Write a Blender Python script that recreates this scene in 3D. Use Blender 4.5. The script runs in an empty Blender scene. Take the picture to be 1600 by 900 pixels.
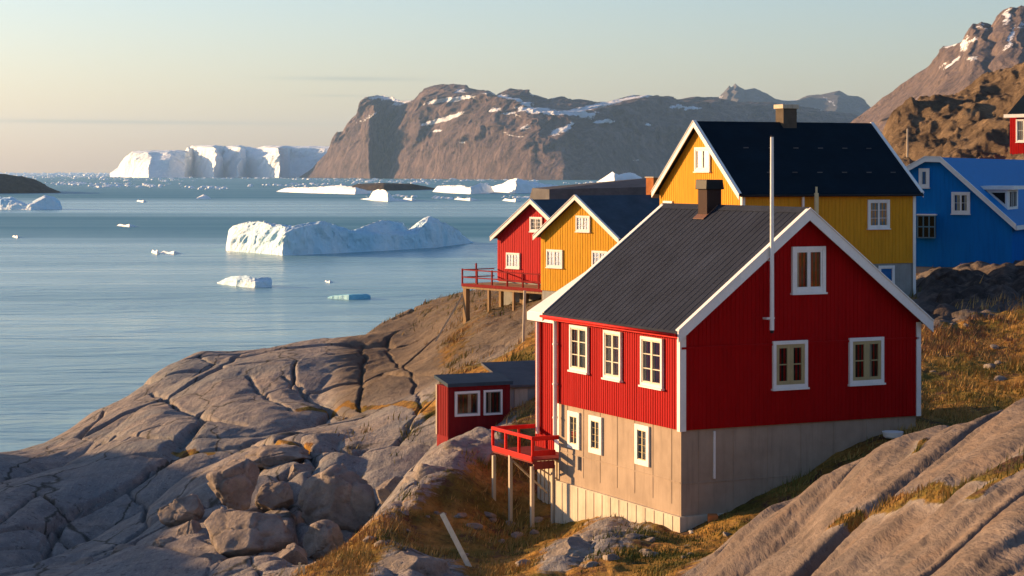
import bpy, math, random
import numpy as np
from mathutils import Vector, Matrix

random.seed(7)
RNG = np.random.default_rng(11)
R = math.radians
sc = bpy.context.scene
col = sc.collection

# ------------------------------------------------------------------ camera, sky, sun
CAM_Z, F, HY = 35.0, 3200.0, 268.0          # eye height above the sea, focal length and horizon row of the 1600 px photograph
cd = bpy.data.cameras.new('camera'); cam = bpy.data.objects.new('camera', cd); col.objects.link(cam)
cam.location = (0, 0, CAM_Z); cam.rotation_euler = (R(90), 0, 0)
cd.sensor_width = 36; cd.lens = F / 1600 * 36
cd.shift_y = -(450 - HY) / 1600
cd.clip_start = 0.5; cd.clip_end = 200000
sc.camera = cam
SUN_EL, SUN_AZ = R(9.5), math.atan2(0.43, -0.90)       # from the left and a little behind the scene
sun_dir = Vector((math.cos(SUN_AZ) * math.cos(SUN_EL), math.sin(SUN_AZ) * math.cos(SUN_EL), math.sin(SUN_EL)))
sl = bpy.data.lights.new('sun', 'SUN'); sl.energy = 5.0; sl.angle = R(0.5); sl.color = (1.0, 0.62, 0.30)
so = bpy.data.objects.new('sun', sl); col.objects.link(so)
so.rotation_euler = sun_dir.to_track_quat('Z', 'Y').to_euler(); so.location = (-40, 30, 80)
w = bpy.data.worlds.new('World'); sc.world = w; w.use_nodes = True
nt = w.node_tree; nt.nodes.clear()
wout = nt.nodes.new('ShaderNodeOutputWorld'); wbg = nt.nodes.new('ShaderNodeBackground')
sky = nt.nodes.new('ShaderNodeTexSky'); sky.sky_type = 'NISHITA'; sky.sun_disc = False
sky.sun_elevation = SUN_EL; sky.sun_rotation = math.pi / 2 - SUN_AZ
sky.air_density = 1.0; sky.dust_density = 1.0; sky.ozone_density = 3.0; sky.altitude = 0
wbg.inputs['Strength'].default_value = 0.108
# thin streaks of cloud low in the sky (by direction of view in the world, so they stay put in the sky)
tc = nt.nodes.new('ShaderNodeTexCoord'); sep = nt.nodes.new('ShaderNodeSeparateXYZ')
nt.links.new(tc.outputs['Generated'], sep.inputs[0])
def wm(op, a, b=None, c=None):
    n = nt.nodes.new('ShaderNodeMath'); n.operation = op
    for i, v in enumerate((a, b, c)):
        if v is None: continue
        if isinstance(v, (int, float)): n.inputs[i].default_value = v
        else: nt.links.new(v, n.inputs[i])
    return n.outputs[0]
az = wm('DIVIDE', sep.outputs[0], sep.outputs[1]); el = wm('DIVIDE', sep.outputs[2], sep.outputs[1])
streak = None
for a0, e0, wa, we, k in ((-0.20, 0.0223, 0.09, 0.0011, .55), (-0.078, 0.0445, 0.035, 0.0011, .5), (-0.085, 0.0362, 0.018, 0.0007, .3), (0.168, 0.040, 0.03, 0.006, -.10)):
    d = wm('ADD', wm('POWER', wm('ABSOLUTE', wm('DIVIDE', wm('SUBTRACT', az, a0), wa)), 2.0),
           wm('POWER', wm('ABSOLUTE', wm('DIVIDE', wm('SUBTRACT', el, wm('MULTIPLY_ADD', az, -0.01, e0)), we)), 2.0))
    g = wm('MULTIPLY', wm('EXPONENT', wm('MULTIPLY', d, -1.0)), k)
    streak = g if streak is None else wm('ADD', streak, g)
front = wm('GREATER_THAN', sep.outputs[1], 0.0)
streak = wm('MULTIPLY', streak, front)
mx = nt.nodes.new('ShaderNodeMix'); mx.data_type = 'RGBA'
nt.links.new(wm('MINIMUM', wm('MAXIMUM', streak, 0.0), 0.6), mx.inputs[0])
nt.links.new(sky.outputs[0], mx.inputs[6])
cl = nt.nodes.new('ShaderNodeMix'); cl.data_type = 'RGBA'; cl.blend_type = 'MULTIPLY'; cl.inputs[0].default_value = 1
nt.links.new(sky.outputs[0], cl.inputs[6]); cl.inputs[7].default_value = (.62, .70, .82, 1)
nt.links.new(cl.outputs[2], mx.inputs[7])
tn = nt.nodes.new('ShaderNodeMix'); tn.data_type = 'RGBA'; tn.blend_type = 'MULTIPLY'; tn.inputs[0].default_value = 1
nt.links.new(mx.outputs[2], tn.inputs[6]); 
tr_ = nt.nodes.new('ShaderNodeValToRGB'); tr_.color_ramp.elements[0].color = (1.07, .86, .83, 1); tr_.color_ramp.elements[1].color = (.98, .86, .87, 1)
tr_.color_ramp.elements[0].position = 0.0; tr_.color_ramp.elements[1].position = .09
nt.links.new(wm('ABSOLUTE', sep.outputs[2]), tr_.inputs[0]); nt.links.new(tr_.outputs[0], tn.inputs[7])
nt.links.new(tn.outputs[2], wbg.inputs['Color']); nt.links.new(wbg.outputs[0], wout.inputs[0])
sc.view_settings.view_transform = 'Standard'; sc.view_settings.look = 'None'
sc.view_settings.gamma = 1; sc.view_settings.exposure = 1.3
try: sc.cycles.use_denoising = True
except Exception: pass
sc.cycles.volume_bounces = 0; sc.cycles.max_bounces = 6; sc.cycles.diffuse_bounces = 3
sc.cycles.caustics_reflective = False; sc.cycles.caustics_refractive = False

# ------------------------------------------------------------------ helpers: tagging, meshes
def tag(o, label=None, cat=None, group=None, kind=None):
    if label: o['label'] = label
    if cat: o['category'] = cat
    if group: o['group'] = group
    if kind: o['kind'] = kind
    return o
def empty(name, loc, rz, label, cat, group=None):
    o = bpy.data.objects.new(name, None); col.objects.link(o)
    o.location = loc; o.rotation_euler = (0, 0, rz); o.empty_display_size = .3
    return tag(o, label, cat, group)
class MB:
    def __init__(s): s.v = []; s.f = []
    def quadbox(s, p8):
        b = len(s.v); s.v += [tuple(p) for p in p8]
        for q in ((0,3,2,1),(4,5,6,7),(0,1,5,4),(1,2,6,5),(2,3,7,6),(3,0,4,7)): s.f.append(tuple(b+i for i in q))
    def box(s, x0, x1, y0, y1, z0, z1):
        s.quadbox([(x0,y0,z0),(x1,y0,z0),(x1,y1,z0),(x0,y1,z0),(x0,y0,z1),(x1,y0,z1),(x1,y1,z1),(x0,y1,z1)])
    def prism(s, pts, off):                 # pts: planar polygon in 3-D, extruded by vector off
        b = len(s.v); n = len(pts)
        s.v += [tuple(p) for p in pts] + [tuple(Vector(p) + Vector(off)) for p in pts]
        s.f.append(tuple(range(b+n-1, b-1, -1))); s.f.append(tuple(range(b+n, b+2*n)))
        for i in range(n):
            j = (i+1) % n; s.f.append((b+i, b+j, b+n+j, b+n+i))
    def bar(s, a, b_, w, h=None, up=(0,0,1)):
        h = h or w; a = Vector(a); b_ = Vector(b_); d = (b_-a).normalized(); u = Vector(up)
        if abs(d.dot(u)) > .95: u = Vector((1,0,0))
        x = d.cross(u).normalized() * w/2; y = x.cross(d).normalized() * h/2
        s.quadbox([a-x-y, a+x-y, a+x+y, a-x+y, b_-x-y, b_+x-y, b_+x+y, b_-x+y])
    def tube(s, a, b_, r, r2=None, n=12):
        r2 = r if r2 is None else r2; a = Vector(a); b_ = Vector(b_); d = (b_-a).normalized()
        u = Vector((0,0,1)) if abs(d.z) < .9 else Vector((1,0,0)); x = d.cross(u).normalized(); y = d.cross(x)
        b = len(s.v)
        for p, rr in ((a, r), (b_, r2)):
            for i in range(n):
                t = 2*math.pi*i/n; s.v.append(tuple(p + (x*math.cos(t)+y*math.sin(t))*rr))
        for i in range(n):
            j = (i+1) % n; s.f.append((b+i, b+j, b+n+j, b+n+i))
        s.f.append(tuple(range(b+n-1, b-1, -1))); s.f.append(tuple(range(b+n, b+2*n)))
    def build(s, name, m, parent=None, bevel=0, smooth=False, loc=None):
        me = bpy.data.meshes.new(name); me.from_pydata(s.v, [], s.f); me.update()
        me.materials.append(m)
        o = bpy.data.objects.new(name, me); col.objects.link(o)
        if parent: o.parent = parent
        if loc: o.location = loc
        import bmesh
        bm = bmesh.new(); bm.from_mesh(me); bmesh.ops.recalc_face_normals(bm, faces=bm.faces[:]); bm.to_mesh(me); bm.free()
        if smooth: me.polygons.foreach_set('use_smooth', [True]*len(me.polygons))
        if bevel:
            md = o.modifiers.new('bevel', 'BEVEL'); md.width = bevel; md.segments = 2; md.limit_method = 'ANGLE'
        return o
def grid_mesh(name, X, Y, Z, m, attrs=None, smooth=True, parent=None):
    nr, nc = X.shape
    co = np.stack([X, Y, Z], -1).reshape(-1, 3).astype(np.float32)
    i = np.arange(nr*nc).reshape(nr, nc)
    q = np.stack([i[:-1,:-1], i[:-1,1:], i[1:,1:], i[1:,:-1]], -1).reshape(-1, 4)
    me = bpy.data.meshes.new(name)
    me.vertices.add(len(co)); me.vertices.foreach_set('co', co.ravel())
    me.loops.add(q.size); me.loops.foreach_set('vertex_index', q.ravel().astype(np.int32))
    me.polygons.add(len(q)); me.polygons.foreach_set('loop_start', (np.arange(len(q))*4).astype(np.int32))
    me.update(calc_edges=True)
    me.polygons.foreach_set('use_smooth', np.ones(len(q), bool) if smooth else np.zeros(len(q), bool))
    for k, a in (attrs or {}).items():
        at = me.attributes.new(k, 'FLOAT', 'POINT'); at.data.foreach_set('value', a.ravel().astype(np.float32))
    me.materials.append(m)
    o = bpy.data.objects.new(name, me); col.objects.link(o)
    if parent: o.parent = parent
    return o

# ------------------------------------------------------------------ numpy noise
def _h(ix, iy, s):
    n = (ix.astype(np.int64)*374761393 + iy.astype(np.int64)*668265263 + s*2147483647) & 0xffffffff
    n = ((n ^ (n >> 13)) * 1274126177) & 0xffffffff
    n = ((n ^ (n >> 15)) * 2246822519) & 0xffffffff
    return ((n ^ (n >> 16)) & 0xffffff) / float(0xffffff)
def vn(x, y, s=0):
    ix = np.floor(x); iy = np.floor(y); fx = x-ix; fy = y-iy
    ux = fx*fx*fx*(fx*(fx*6-15)+10); uy = fy*fy*fy*(fy*(fy*6-15)+10)
    a = _h(ix, iy, s); b = _h(ix+1, iy, s); c = _h(ix, iy+1, s); d = _h(ix+1, iy+1, s)
    return ((a*(1-ux)+b*ux)*(1-uy) + (c*(1-ux)+d*ux)*uy)*2-1
def fbm(x, y, o=5, s=0, g=.5):
    r = np.zeros_like(np.asarray(x, float)); a = 1.0; t = 0
    for k in range(o):
        c, q = math.cos(.6*k), math.sin(.6*k); f = 2.03**k
        r += a*vn((x*c-y*q)*f+17.3*k, (x*q+y*c)*f-9.1*k, s+k); t += a; a *= g
    return r/t
def ridged(x, y, o=5, s=0, g=.55):
    r = np.zeros_like(np.asarray(x, float)); a = 1.0; t = 0
    for k in range(o):
        c, q = math.cos(.7*k), math.sin(.7*k); f = 2.07**k
        r += a*(1-2*np.abs(vn((x*c-y*q)*f+7.7*k, (x*q+y*c)*f+3.3*k, s+k))); t += a; a *= g
    return r/t
def worley(x, y, s=0):
    ix = np.floor(x); iy = np.floor(y)
    f1 = np.full(x.shape, 9.0); f2 = np.full(x.shape, 9.0); cid = np.zeros(x.shape)
    for i in (-1, 0, 1):
        for j in (-1, 0, 1):
            cx, cy = ix+i, iy+j
            d = np.hypot(cx+_h(cx, cy, s)-x, cy+_h(cx, cy, s+5)-y)
            n = d < f1
            f2 = np.where(n, f1, np.minimum(f2, d)); cid = np.where(n, _h(cx, cy, s+9), cid); f1 = np.where(n, d, f1)
    return f1, f2, cid
def sstep(a, b, x):
    t = np.clip((x-a)/(b-a), 0, 1); return t*t*(3-2*t)

# ------------------------------------------------------------------ materials
class NB:
    def __init__(s, name):
        s.m = bpy.data.materials.new(name); s.m.use_nodes = True; s.nt = s.m.node_tree
        s.b = s.nt.nodes['Principled BSDF']; s.tc = s.nt.nodes.new('ShaderNodeTexCoord')
        s.out = s.nt.nodes['Material Output']
    def n(s, t, **k):
        n = s.nt.nodes.new(t)
        for a, v in k.items(): setattr(n, a, v)
        return n
    def l(s, a, b): s.nt.links.new(a, b)
    def vec(s, scale=(1,1,1), src='Object', rot=(0,0,0)):
        n = s.n('ShaderNodeMapping'); n.inputs['Scale'].default_value = scale; n.inputs['Rotation'].default_value = rot
        s.l(s.tc.outputs[src], n.inputs['Vector']); return n.outputs[0]
    def noise(s, scale, detail=6, rough=.6, vec=None, dist=0):
        n = s.n('ShaderNodeTexNoise'); n.inputs['Scale'].default_value = scale; n.inputs['Detail'].default_value = detail
        n.inputs['Roughness'].default_value = rough; n.inputs['Distortion'].default_value = dist
        if vec is not None: s.l(vec, n.inputs['Vector'])
        else: s.l(s.tc.outputs['Object'], n.inputs['Vector'])
        return n.outputs['Fac']
    def vor(s, scale, feature='F1', vec=None):
        n = s.n('ShaderNodeTexVoronoi'); n.feature = feature; n.inputs['Scale'].default_value = scale
        s.l(vec if vec is not None else s.tc.outputs['Object'], n.inputs['Vector']); return n
    def ramp(s, fac, stops):
        n = s.n('ShaderNodeValToRGB'); e = n.color_ramp.elements
        while len(e) < len(stops): e.new(.5)
        for i, (p, c) in enumerate(stops): e[i].position = p; e[i].color = (*c, 1) if len(c) == 3 else c
        s.l(fac, n.inputs[0]); return n.outputs[0]
    def mix(s, fac, a, b, bt='MIX'):
        n = s.n('ShaderNodeMix'); n.data_type = 'RGBA'; n.blend_type = bt
        for i, v in ((0, fac), (6, a), (7, b)):
            if isinstance(v, (int, float)): n.inputs[i].default_value = v
            elif isinstance(v, tuple): n.inputs[i].default_value = (*v, 1)
            else: s.l(v, n.inputs[i])
        return n.outputs[2]
    def math(s, op, a, b=None):
        n = s.n('ShaderNodeMath'); n.operation = op
        for i, v in enumerate((a, b)):
            if v is None: continue
            if isinstance(v, (int, float)): n.inputs[i].default_value = v
            else: s.l(v, n.inputs[i])
        return n.outputs[0]
    def attr(s, name):
        n = s.n('ShaderNodeAttribute'); n.attribute_name = name; return n.outputs['Fac']
    def bump(s, h, strength=.5, dist=.05, prev=None):
        n = s.n('ShaderNodeBump'); n.inputs['Strength'].default_value = strength; n.inputs['Distance'].default_value = dist
        s.l(h, n.inputs['Height'])
        if prev is not None: s.l(prev, n.inputs['Normal'])
        return n.outputs[0]
    def done(s, color=None, rough=None, normal=None, metal=None, spec=None):
        if color is not None:
            if isinstance(color, tuple): s.b.inputs['Base Color'].default_value = (*color, 1)
            else: s.l(color, s.b.inputs['Base Color'])
        if rough is not None:
            if isinstance(rough, (int, float)): s.b.inputs['Roughness'].default_value = rough
            else: s.l(rough, s.b.inputs['Roughness'])
        if normal is not None: s.l(normal, s.b.inputs['Normal'])
        if metal is not None: s.b.inputs['Metallic'].default_value = metal
        if spec is not None: s.b.inputs['Specular IOR Level'].default_value = spec
        return s.m
def paint(name, c, var=.12, rough=.6, streak=True, scale=1.0, bump=.15):
    n = NB(name); dk = tuple(v*(1-var*1.6) for v in c); lt = tuple(min(1, v*(1+var)) for v in c)
    f = n.noise(2.2*scale, 6, .65, n.vec((3, 3, .35) if streak else (1, 1, 1)))
    f2 = n.noise(14*scale, 5, .7)
    base = n.ramp(f, [(.28, dk), (.5, c), (.75, lt)])
    base = n.mix(n.ramp(f2, [(.35, (0,0,0)), (.8, (.35,.35,.35))]), base, tuple(v*.72+.01 for v in c))
    return n.done(base, rough, n.bump(f2, bump, .01), spec=.03)
def concrete(name, c):
    n = NB(name)
    f = n.noise(1.1, 7, .65); st = n.noise(2.0, 6, .6, n.vec((4, 4, .3)))
    a = n.ramp(f, [(.3, tuple(v*.78 for v in c)), (.55, c), (.75, tuple(v*1.12 for v in c))])
    a = n.mix(n.ramp(st, [(.5, (0,0,0)), (.72, (.55,.55,.55))]), a, tuple(v*.62 for v in c))
    fine = n.noise(35, 4, .6)
    return n.done(a, .95, n.bump(fine, .35, .01), spec=.03)
M = {}
M['red'] = paint('red_board_paint', (.34, .0035, .0045), .14, .6)
M['red2'] = paint('faded_red_board_paint', (.42, .014, .016), .16, .6)
M['redshed'] = paint('dark_red_shed_paint', (.20, .012, .014), .2, .7)
M['redrail'] = paint('red_rail_paint', (.55, .02, .015), .12, .5)
M['yellow'] = paint('ochre_board_paint', (.62, .28, .018), .14, .6)
M['yellow2'] = paint('mustard_board_paint', (.56, .275, .016), .18, .6)
M['blue'] = paint('blue_board_paint', (.004, .17, .50), .12, .55)
M['blueroof'] = paint('blue_sheet_roof', (.003, .17, .44), .12, .5)
M['white'] = paint('white_trim_paint', (.78, .76, .72), .06, .5, False, 1, .05)
M['sashdull'] = paint('ochre_cream_sash_paint', (.40, .33, .17), .10, .6, False, 1, .05)
M['cream2'] = paint('warm_white_sash_paint', (.66, .60, .46), .10, .6, False, 1, .05)
M['cream'] = paint('cream_sash_paint', (.62, .52, .30), .08, .5, False, 1, .05)
M['conc'] = concrete('basement_concrete', (.37, .285, .21))
M['conc2'] = concrete('pale_footing_concrete', (.55, .47, .36))
M['greywall'] = concrete('grey_plaster', (.30, .30, .28))
M['wood'] = paint('weathered_wood', (.30, .20, .11), .25, .8)
M['palewood'] = paint('pale_bare_wood', (.52, .44, .33), .15, .8)
M['deckwood'] = paint('red_brown_deck_wood', (.22, .045, .035), .2, .75)
M['brick'] = paint('orange_brick_plaster', (.42, .15, .05), .2, .85, False)
M['chimbrown'] = paint('brown_chimney_metal', (.16, .085, .06), .15, .5)
M['chimdark'] = paint('dark_brown_chimney_metal', (.045, .024, .020), .15, .6)
M['black'] = paint('black_metal', (.02, .02, .022), .1, .4)
M['chim'] = paint('grey_brown_chimney', (.10, .08, .06), .2, .8, False)
M['curtain'] = paint('cream_curtain', (.62, .55, .42), .15, .9)
M['dark'] = paint('unlit_room_black', (.02, .02, .02), .1, .9, False)  # near-black colour stands in for the shade inside unlit windows
M['bluedark'] = paint('blue_grey_blind', (.12, .22, .28), .2, .7)
M['greyshade'] = paint('grey_blind', (.35, .33, .29), .2, .8)
def roofmat(name, c, rough=.75, sc_=1.0):
    n = NB(name)
    f = n.noise(.9*sc_, 6, .65); g = n.noise(4.5, 5, .7, n.vec((.5, 4, 1)))
    a = n.ramp(f, [(.3, tuple(v*.7 for v in c)), (.6, c), (.8, tuple(v*1.35 for v in c))])
    a = n.mix(n.ramp(g, [(.45, (0,0,0)), (.75, (.4,.4,.4))]), a, (c[0]*1.7+.002, c[1]*1.4+.002, c[2]*1.3+.002))
    fi = n.noise(45, 4, .7)
    return n.done(a, max(rough, .8), n.bump(fi, .4, .01), spec=.04)
M['roof'] = roofmat('corrugated_dark_roof', (.025, .032, .050), .8)
M['roofdark'] = roofmat('black_felt_roof', (.005, .013, .022), .8)
M['roofblue'] = roofmat('slate_blue_felt_roof', (.05, .075, .10), .8)
M['roofgrey'] = roofmat('grey_felt_roof', (.11, .11, .115), .85)
def glass():
    m = bpy.data.materials.new('window_glass'); m.use_nodes = True; t = m.node_tree; t.nodes.clear()
    o = t.nodes.new('ShaderNodeOutputMaterial'); mixn = t.nodes.new('ShaderNodeMixShader')
    tr = t.nodes.new('ShaderNodeBsdfTransparent'); gl = t.nodes.new('ShaderNodeBsdfGlossy'); gl.inputs['Roughness'].default_value = .03
    tr.inputs[0].default_value = (.86, .9, .9, 1)
    fr = t.nodes.new('ShaderNodeFresnel'); fr.inputs[0].default_value = 1.6
    ma = t.nodes.new('ShaderNodeMath'); ma.operation = 'MULTIPLY_ADD'; ma.inputs[1].default_value = .8; ma.inputs[2].default_value = .03
    nz = t.nodes.new('ShaderNodeTexNoise'); nz.inputs['Scale'].default_value = 1.5; bp = t.nodes.new('ShaderNodeBump'); bp.inputs['Strength'].default_value = .08
    t.links.new(nz.outputs[0], bp.inputs['Height']); t.links.new(bp.outputs[0], gl.inputs['Normal'])
    t.links.new(fr.outputs[0], ma.inputs[0]); t.links.new(ma.outputs[0], mixn.inputs[0])
    t.links.new(tr.outputs[0], mixn.inputs[1]); t.links.new(gl.outputs[0], mixn.inputs[2]); t.links.new(mixn.outputs[0], o.inputs[0])
    return m
M['glass'] = glass()

def terrain_mat():
    n = NB('bare_rock_and_turf')
    big = n.noise(.12, 6, .6); mid = n.noise(.9, 8, .68); fine = n.noise(9, 6, .7)
    st = n.noise(1.6, 6, .65, n.vec((1.6, .28, 1.0), rot=(0, 0, R(-14))))
    rock = n.ramp(mid, [(.25, (.10, .092, .088)), (.42, (.19, .168, .158)), (.60, (.29, .25, .225)), (.8, (.42, .36, .31))])
    rock = n.mix(n.ramp(st, [(.38, (0,0,0)), (.70, (.8,.8,.8))]), rock, (.17, .155, .155))
    rock = n.mix(n.ramp(big, [(.45, (0,0,0)), (.65, (.5,.5,.5))]), rock, (.15, .175, .19))
    warm = n.ramp(n.noise(.45, 5, .6, n.vec((1,1,1), rot=(0,0,1))), [(.52, (0,0,0)), (.72, (.55,.55,.55))])
    rock = n.mix(n.math('MULTIPLY', warm, .5), rock, (.30, .20, .13))
    lich = n.ramp(n.noise(3.2, 8, .75), [(.55, (0,0,0)), (.64, (.8,.8,.8))])
    rock = n.mix(lich, rock, (.06, .055, .052))
    # the pale, foliated slab and the brown crag keep their own colours
    lich2 = n.ramp(n.noise(11, 6, .8), [(.56, (0,0,0)), (.66, (.6,.6,.6))]); rock = n.mix(lich2, rock, (.50, .47, .42))
    wv_ = n.n('ShaderNodeTexNoise'); wv_.inputs['Scale'].default_value = .35; wv_.inputs['Detail'].default_value = 4
    n.l(n.tc.outputs['Object'], wv_.inputs['Vector'])
    jv = n.mix(.45, n.vec((.30, .09, .1), rot=(0, 0, R(-14))), wv_.outputs['Color'], 'ADD')
    jt = n.vor(.62, 'DISTANCE_TO_EDGE', jv)
    jm = n.ramp(jt.outputs['Distance'], [(0, (.8,.8,.8)), (.006, (.6,.6,.6)), (.011, (0,0,0))])
    rock = n.mix(jm, rock, (.035, .032, .022))
    slab = n.attr('slab'); crag = n.attr('crag')
    sb = n.noise(1.1, 7, .65, n.vec((2.6, .5, 1.0), rot=(0, 0, R(35))))
    sf = n.noise(.55, 5, .6, n.vec((2.0, .4, 1.0), rot=(0, 0, R(35))))
    slc = n.ramp(sb, [(.25, (.06, .05, .045)), (.42, (.12, .094, .078)), (.58, (.17, .132, .108)), (.82, (.24, .195, .16))])
    slc = n.mix(n.ramp(sf, [(.5, (0,0,0)), (.68, (.5,.5,.5))]), slc, (.125, .108, .10))
    slc = n.mix(n.ramp(fine, [(.53, (0,0,0)), (.64, (.6,.6,.6))]), slc, (.075, .065, .06))
    slc = n.mix(n.ramp(n.noise(.8,5,.6), [(.5,(0,0,0)),(.75,(.5,.5,.5))]), slc, (.22,.145,.095)); rock = n.mix(slab, rock, slc)
    cr = n.ramp(n.noise(.35, 8, .7), [(.3, (.07, .052, .040)), (.46, (.19, .135, .088)), (.68, (.38, .27, .165))])
    cr = n.mix(n.ramp(n.noise(1.4, 7, .75), [(.54, (0,0,0)), (.64, (.6,.6,.6))]), cr, (.06, .05, .042))
    rock = n.mix(crag, rock, cr)
    dkr = n.attr('rubble'); rock = n.mix(dkr, rock, n.ramp(n.noise(1.6, 8, .7), [(.3, (.02,.02,.02)), (.5, (.065,.05,.045)), (.75, (.20,.15,.12))]))
    g = n.noise(1.7, 6, .7, n.vec((1.4, .5, 1)))
    turf = n.ramp(g, [(.28, (.12, .06, .016)), (.45, (.26, .135, .03)), (.6, (.36, .20, .055)), (.75, (.24, .16, .04))])
    turf = n.mix(n.ramp(n.noise(.35, 5, .6), [(.44, (0,0,0)), (.60, (.85,.85,.85))]), turf, n.ramp(g, [(.3, (.035,.038,.010)), (.6, (.10,.095,.02))]))
    turf = n.mix(n.ramp(n.noise(6, 6, .7), [(.5, (0,0,0)), (.7, (.7,.7,.7))]), turf, (.05, .028, .014))
    hea = n.ramp(n.noise(.9, 6, .7, n.vec((1, .7, 1))), [(.54, (0,0,0)), (.62, (.85,.85,.85))])
    turf = n.mix(hea, turf, n.ramp(n.noise(7, 5, .7), [(.35, (.035, .018, .016)), (.7, (.12, .06, .045))]))
    ga = n.attr('grass')
    gm = n.math('ADD', ga, n.math('MULTIPLY', n.math('SUBTRACT', n.noise(2.5, 6, .7), .5), 1.0))
    gm = n.ramp(gm, [(.42, (0,0,0)), (.58, (1,1,1))])
    colr = n.mix(gm, rock, turf)
    # real relief finer than the mesh
    crack = n.vor(.55, 'DISTANCE_TO_EDGE', n.mix(.12, n.vec((1.2, .55, 1)), n.n('ShaderNodeTexNoise').outputs['Color'], 'ADD'))
    ck = n.ramp(crack.outputs['Distance'], [(0, (0,0,0)), (.035, (1,1,1))])
    smf = n.math('SUBTRACT', 1.0, n.math('MULTIPLY', slab, .85))
    b1 = n.bump(n.math('MULTIPLY', mid, smf), .8, .20); b2 = n.bump(n.math('MULTIPLY', fine, smf), .7, .05, b1)
    b2 = n.bump(n.math('MULTIPLY', n.noise(.55, 9, .72), crag), 1.0, 2.2, b2); b3 = n.bump(st, .5, .25, b2)
    cn = n.bump(ck, .10, .05, b3)
    return n.done(colr, .95, cn, spec=.04)
M['terrain'] = terrain_mat()

def rockmat(name, a, b, c, sc_=1.0):
    n = NB(name); mid = n.noise(1.3*sc_, 8, .68); fine = n.noise(9*sc_, 6, .7)
    k = n.ramp(mid, [(.28, a), (.5, b), (.72, c)])
    k = n.mix(n.ramp(n.noise(3.5*sc_, 8, .75), [(.58, (0,0,0)), (.68, (.7,.7,.7))]), k, tuple(v*.35 for v in b))
    return n.done(k, .92, n.bump(fine, .7, .05, n.bump(mid, .8, .25)), spec=.04)
M['boulder'] = rockmat('boulder_granite', (.12, .105, .095), (.24, .20, .175), (.37, .31, .26))
M['boulder2'] = rockmat('mossy_boulder_granite', (.12, .11, .10), (.24, .20, .17), (.40, .34, .28))

def mountain_mat(name, a, b, c, snowc=(.80, .82, .86), scale=1.0):
    n = NB(name)
    m1 = n.noise(.0075*scale, 9, .66); m2 = n.noise(.03*scale, 7, .7, n.vec((1, 1, .35)))
    k = n.ramp(m1, [(.3, a), (.5, b), (.7, c)])
    k = n.mix(n.ramp(m2, [(.40, (0,0,0)), (.66, (.75,.75,.75))]), k, tuple(v*.55 for v in a))
    k = n.mix(n.ramp(n.noise(.09*scale, 6, .75), [(.5, (0,0,0)), (.7, (.5,.5,.5))]), k, c)
    sn = n.math('ADD', n.attr('snow'), n.math('MULTIPLY', n.math('SUBTRACT', n.noise(.028*scale, 9, .8, n.vec((1, 1, 1.6))), .5), 2.4))
    k = n.mix(n.ramp(sn, [(.50, (0,0,0)), (.60, (1,1,1))]), k, snowc)
    bm_ = n.bump(m2, 1.0, 22/scale, n.bump(m1, 1.0, 30/scale))
    return n.done(k, .95, bm_, spec=.1)
M['island'] = mountain_mat('island_gneiss', (.055, .043, .042), (.14, .100, .092), (.27, .195, .170))
M['range'] = mountain_mat('far_range_rock', (.08, .075, .075), (.12, .11, .11), (.16, .14, .13))
M['peak'] = mountain_mat('steep_mountain_rock', (.10, .075, .070), (.17, .125, .11), (.25, .18, .145), scale=2.0)
M['skerry'] = mountain_mat('dark_skerry_rock', (.03, .025, .024), (.055, .045, .04), (.09, .07, .06), scale=3)

def ice_mat(name, scale, c=(.84, .90, .93), cold=(.36, .70, .88)):
    n = NB(name)
    f = n.noise(.05*scale, 6, .6, n.vec((1, 1, .5))); g = n.noise(.35*scale, 7, .68)
    k = n.ramp(f, [(.40, cold), (.66, c)])
    k = n.mix(.3, k, c)
    nb = n.bump(g, .8, 2.0/scale, n.bump(f, .7, 5.0/scale))
    n.done(k, .55, nb, spec=.35)
    n.b.inputs['Subsurface Weight'].default_value = 0.0
    return n.m
M['ice'] = ice_mat('berg_ice', 1.0)
M['icefar'] = ice_mat('far_berg_ice', .12, (.93, .92, .90), (.72, .84, .90))
M['iceblue'] = ice_mat('blue_ice', 2.0, (.25, .60, .75), (.05, .33, .50))
M['icewhite'] = ice_mat('brash_ice_white', 1.0, (.92, .92, .92), (.74, .86, .92))

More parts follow.
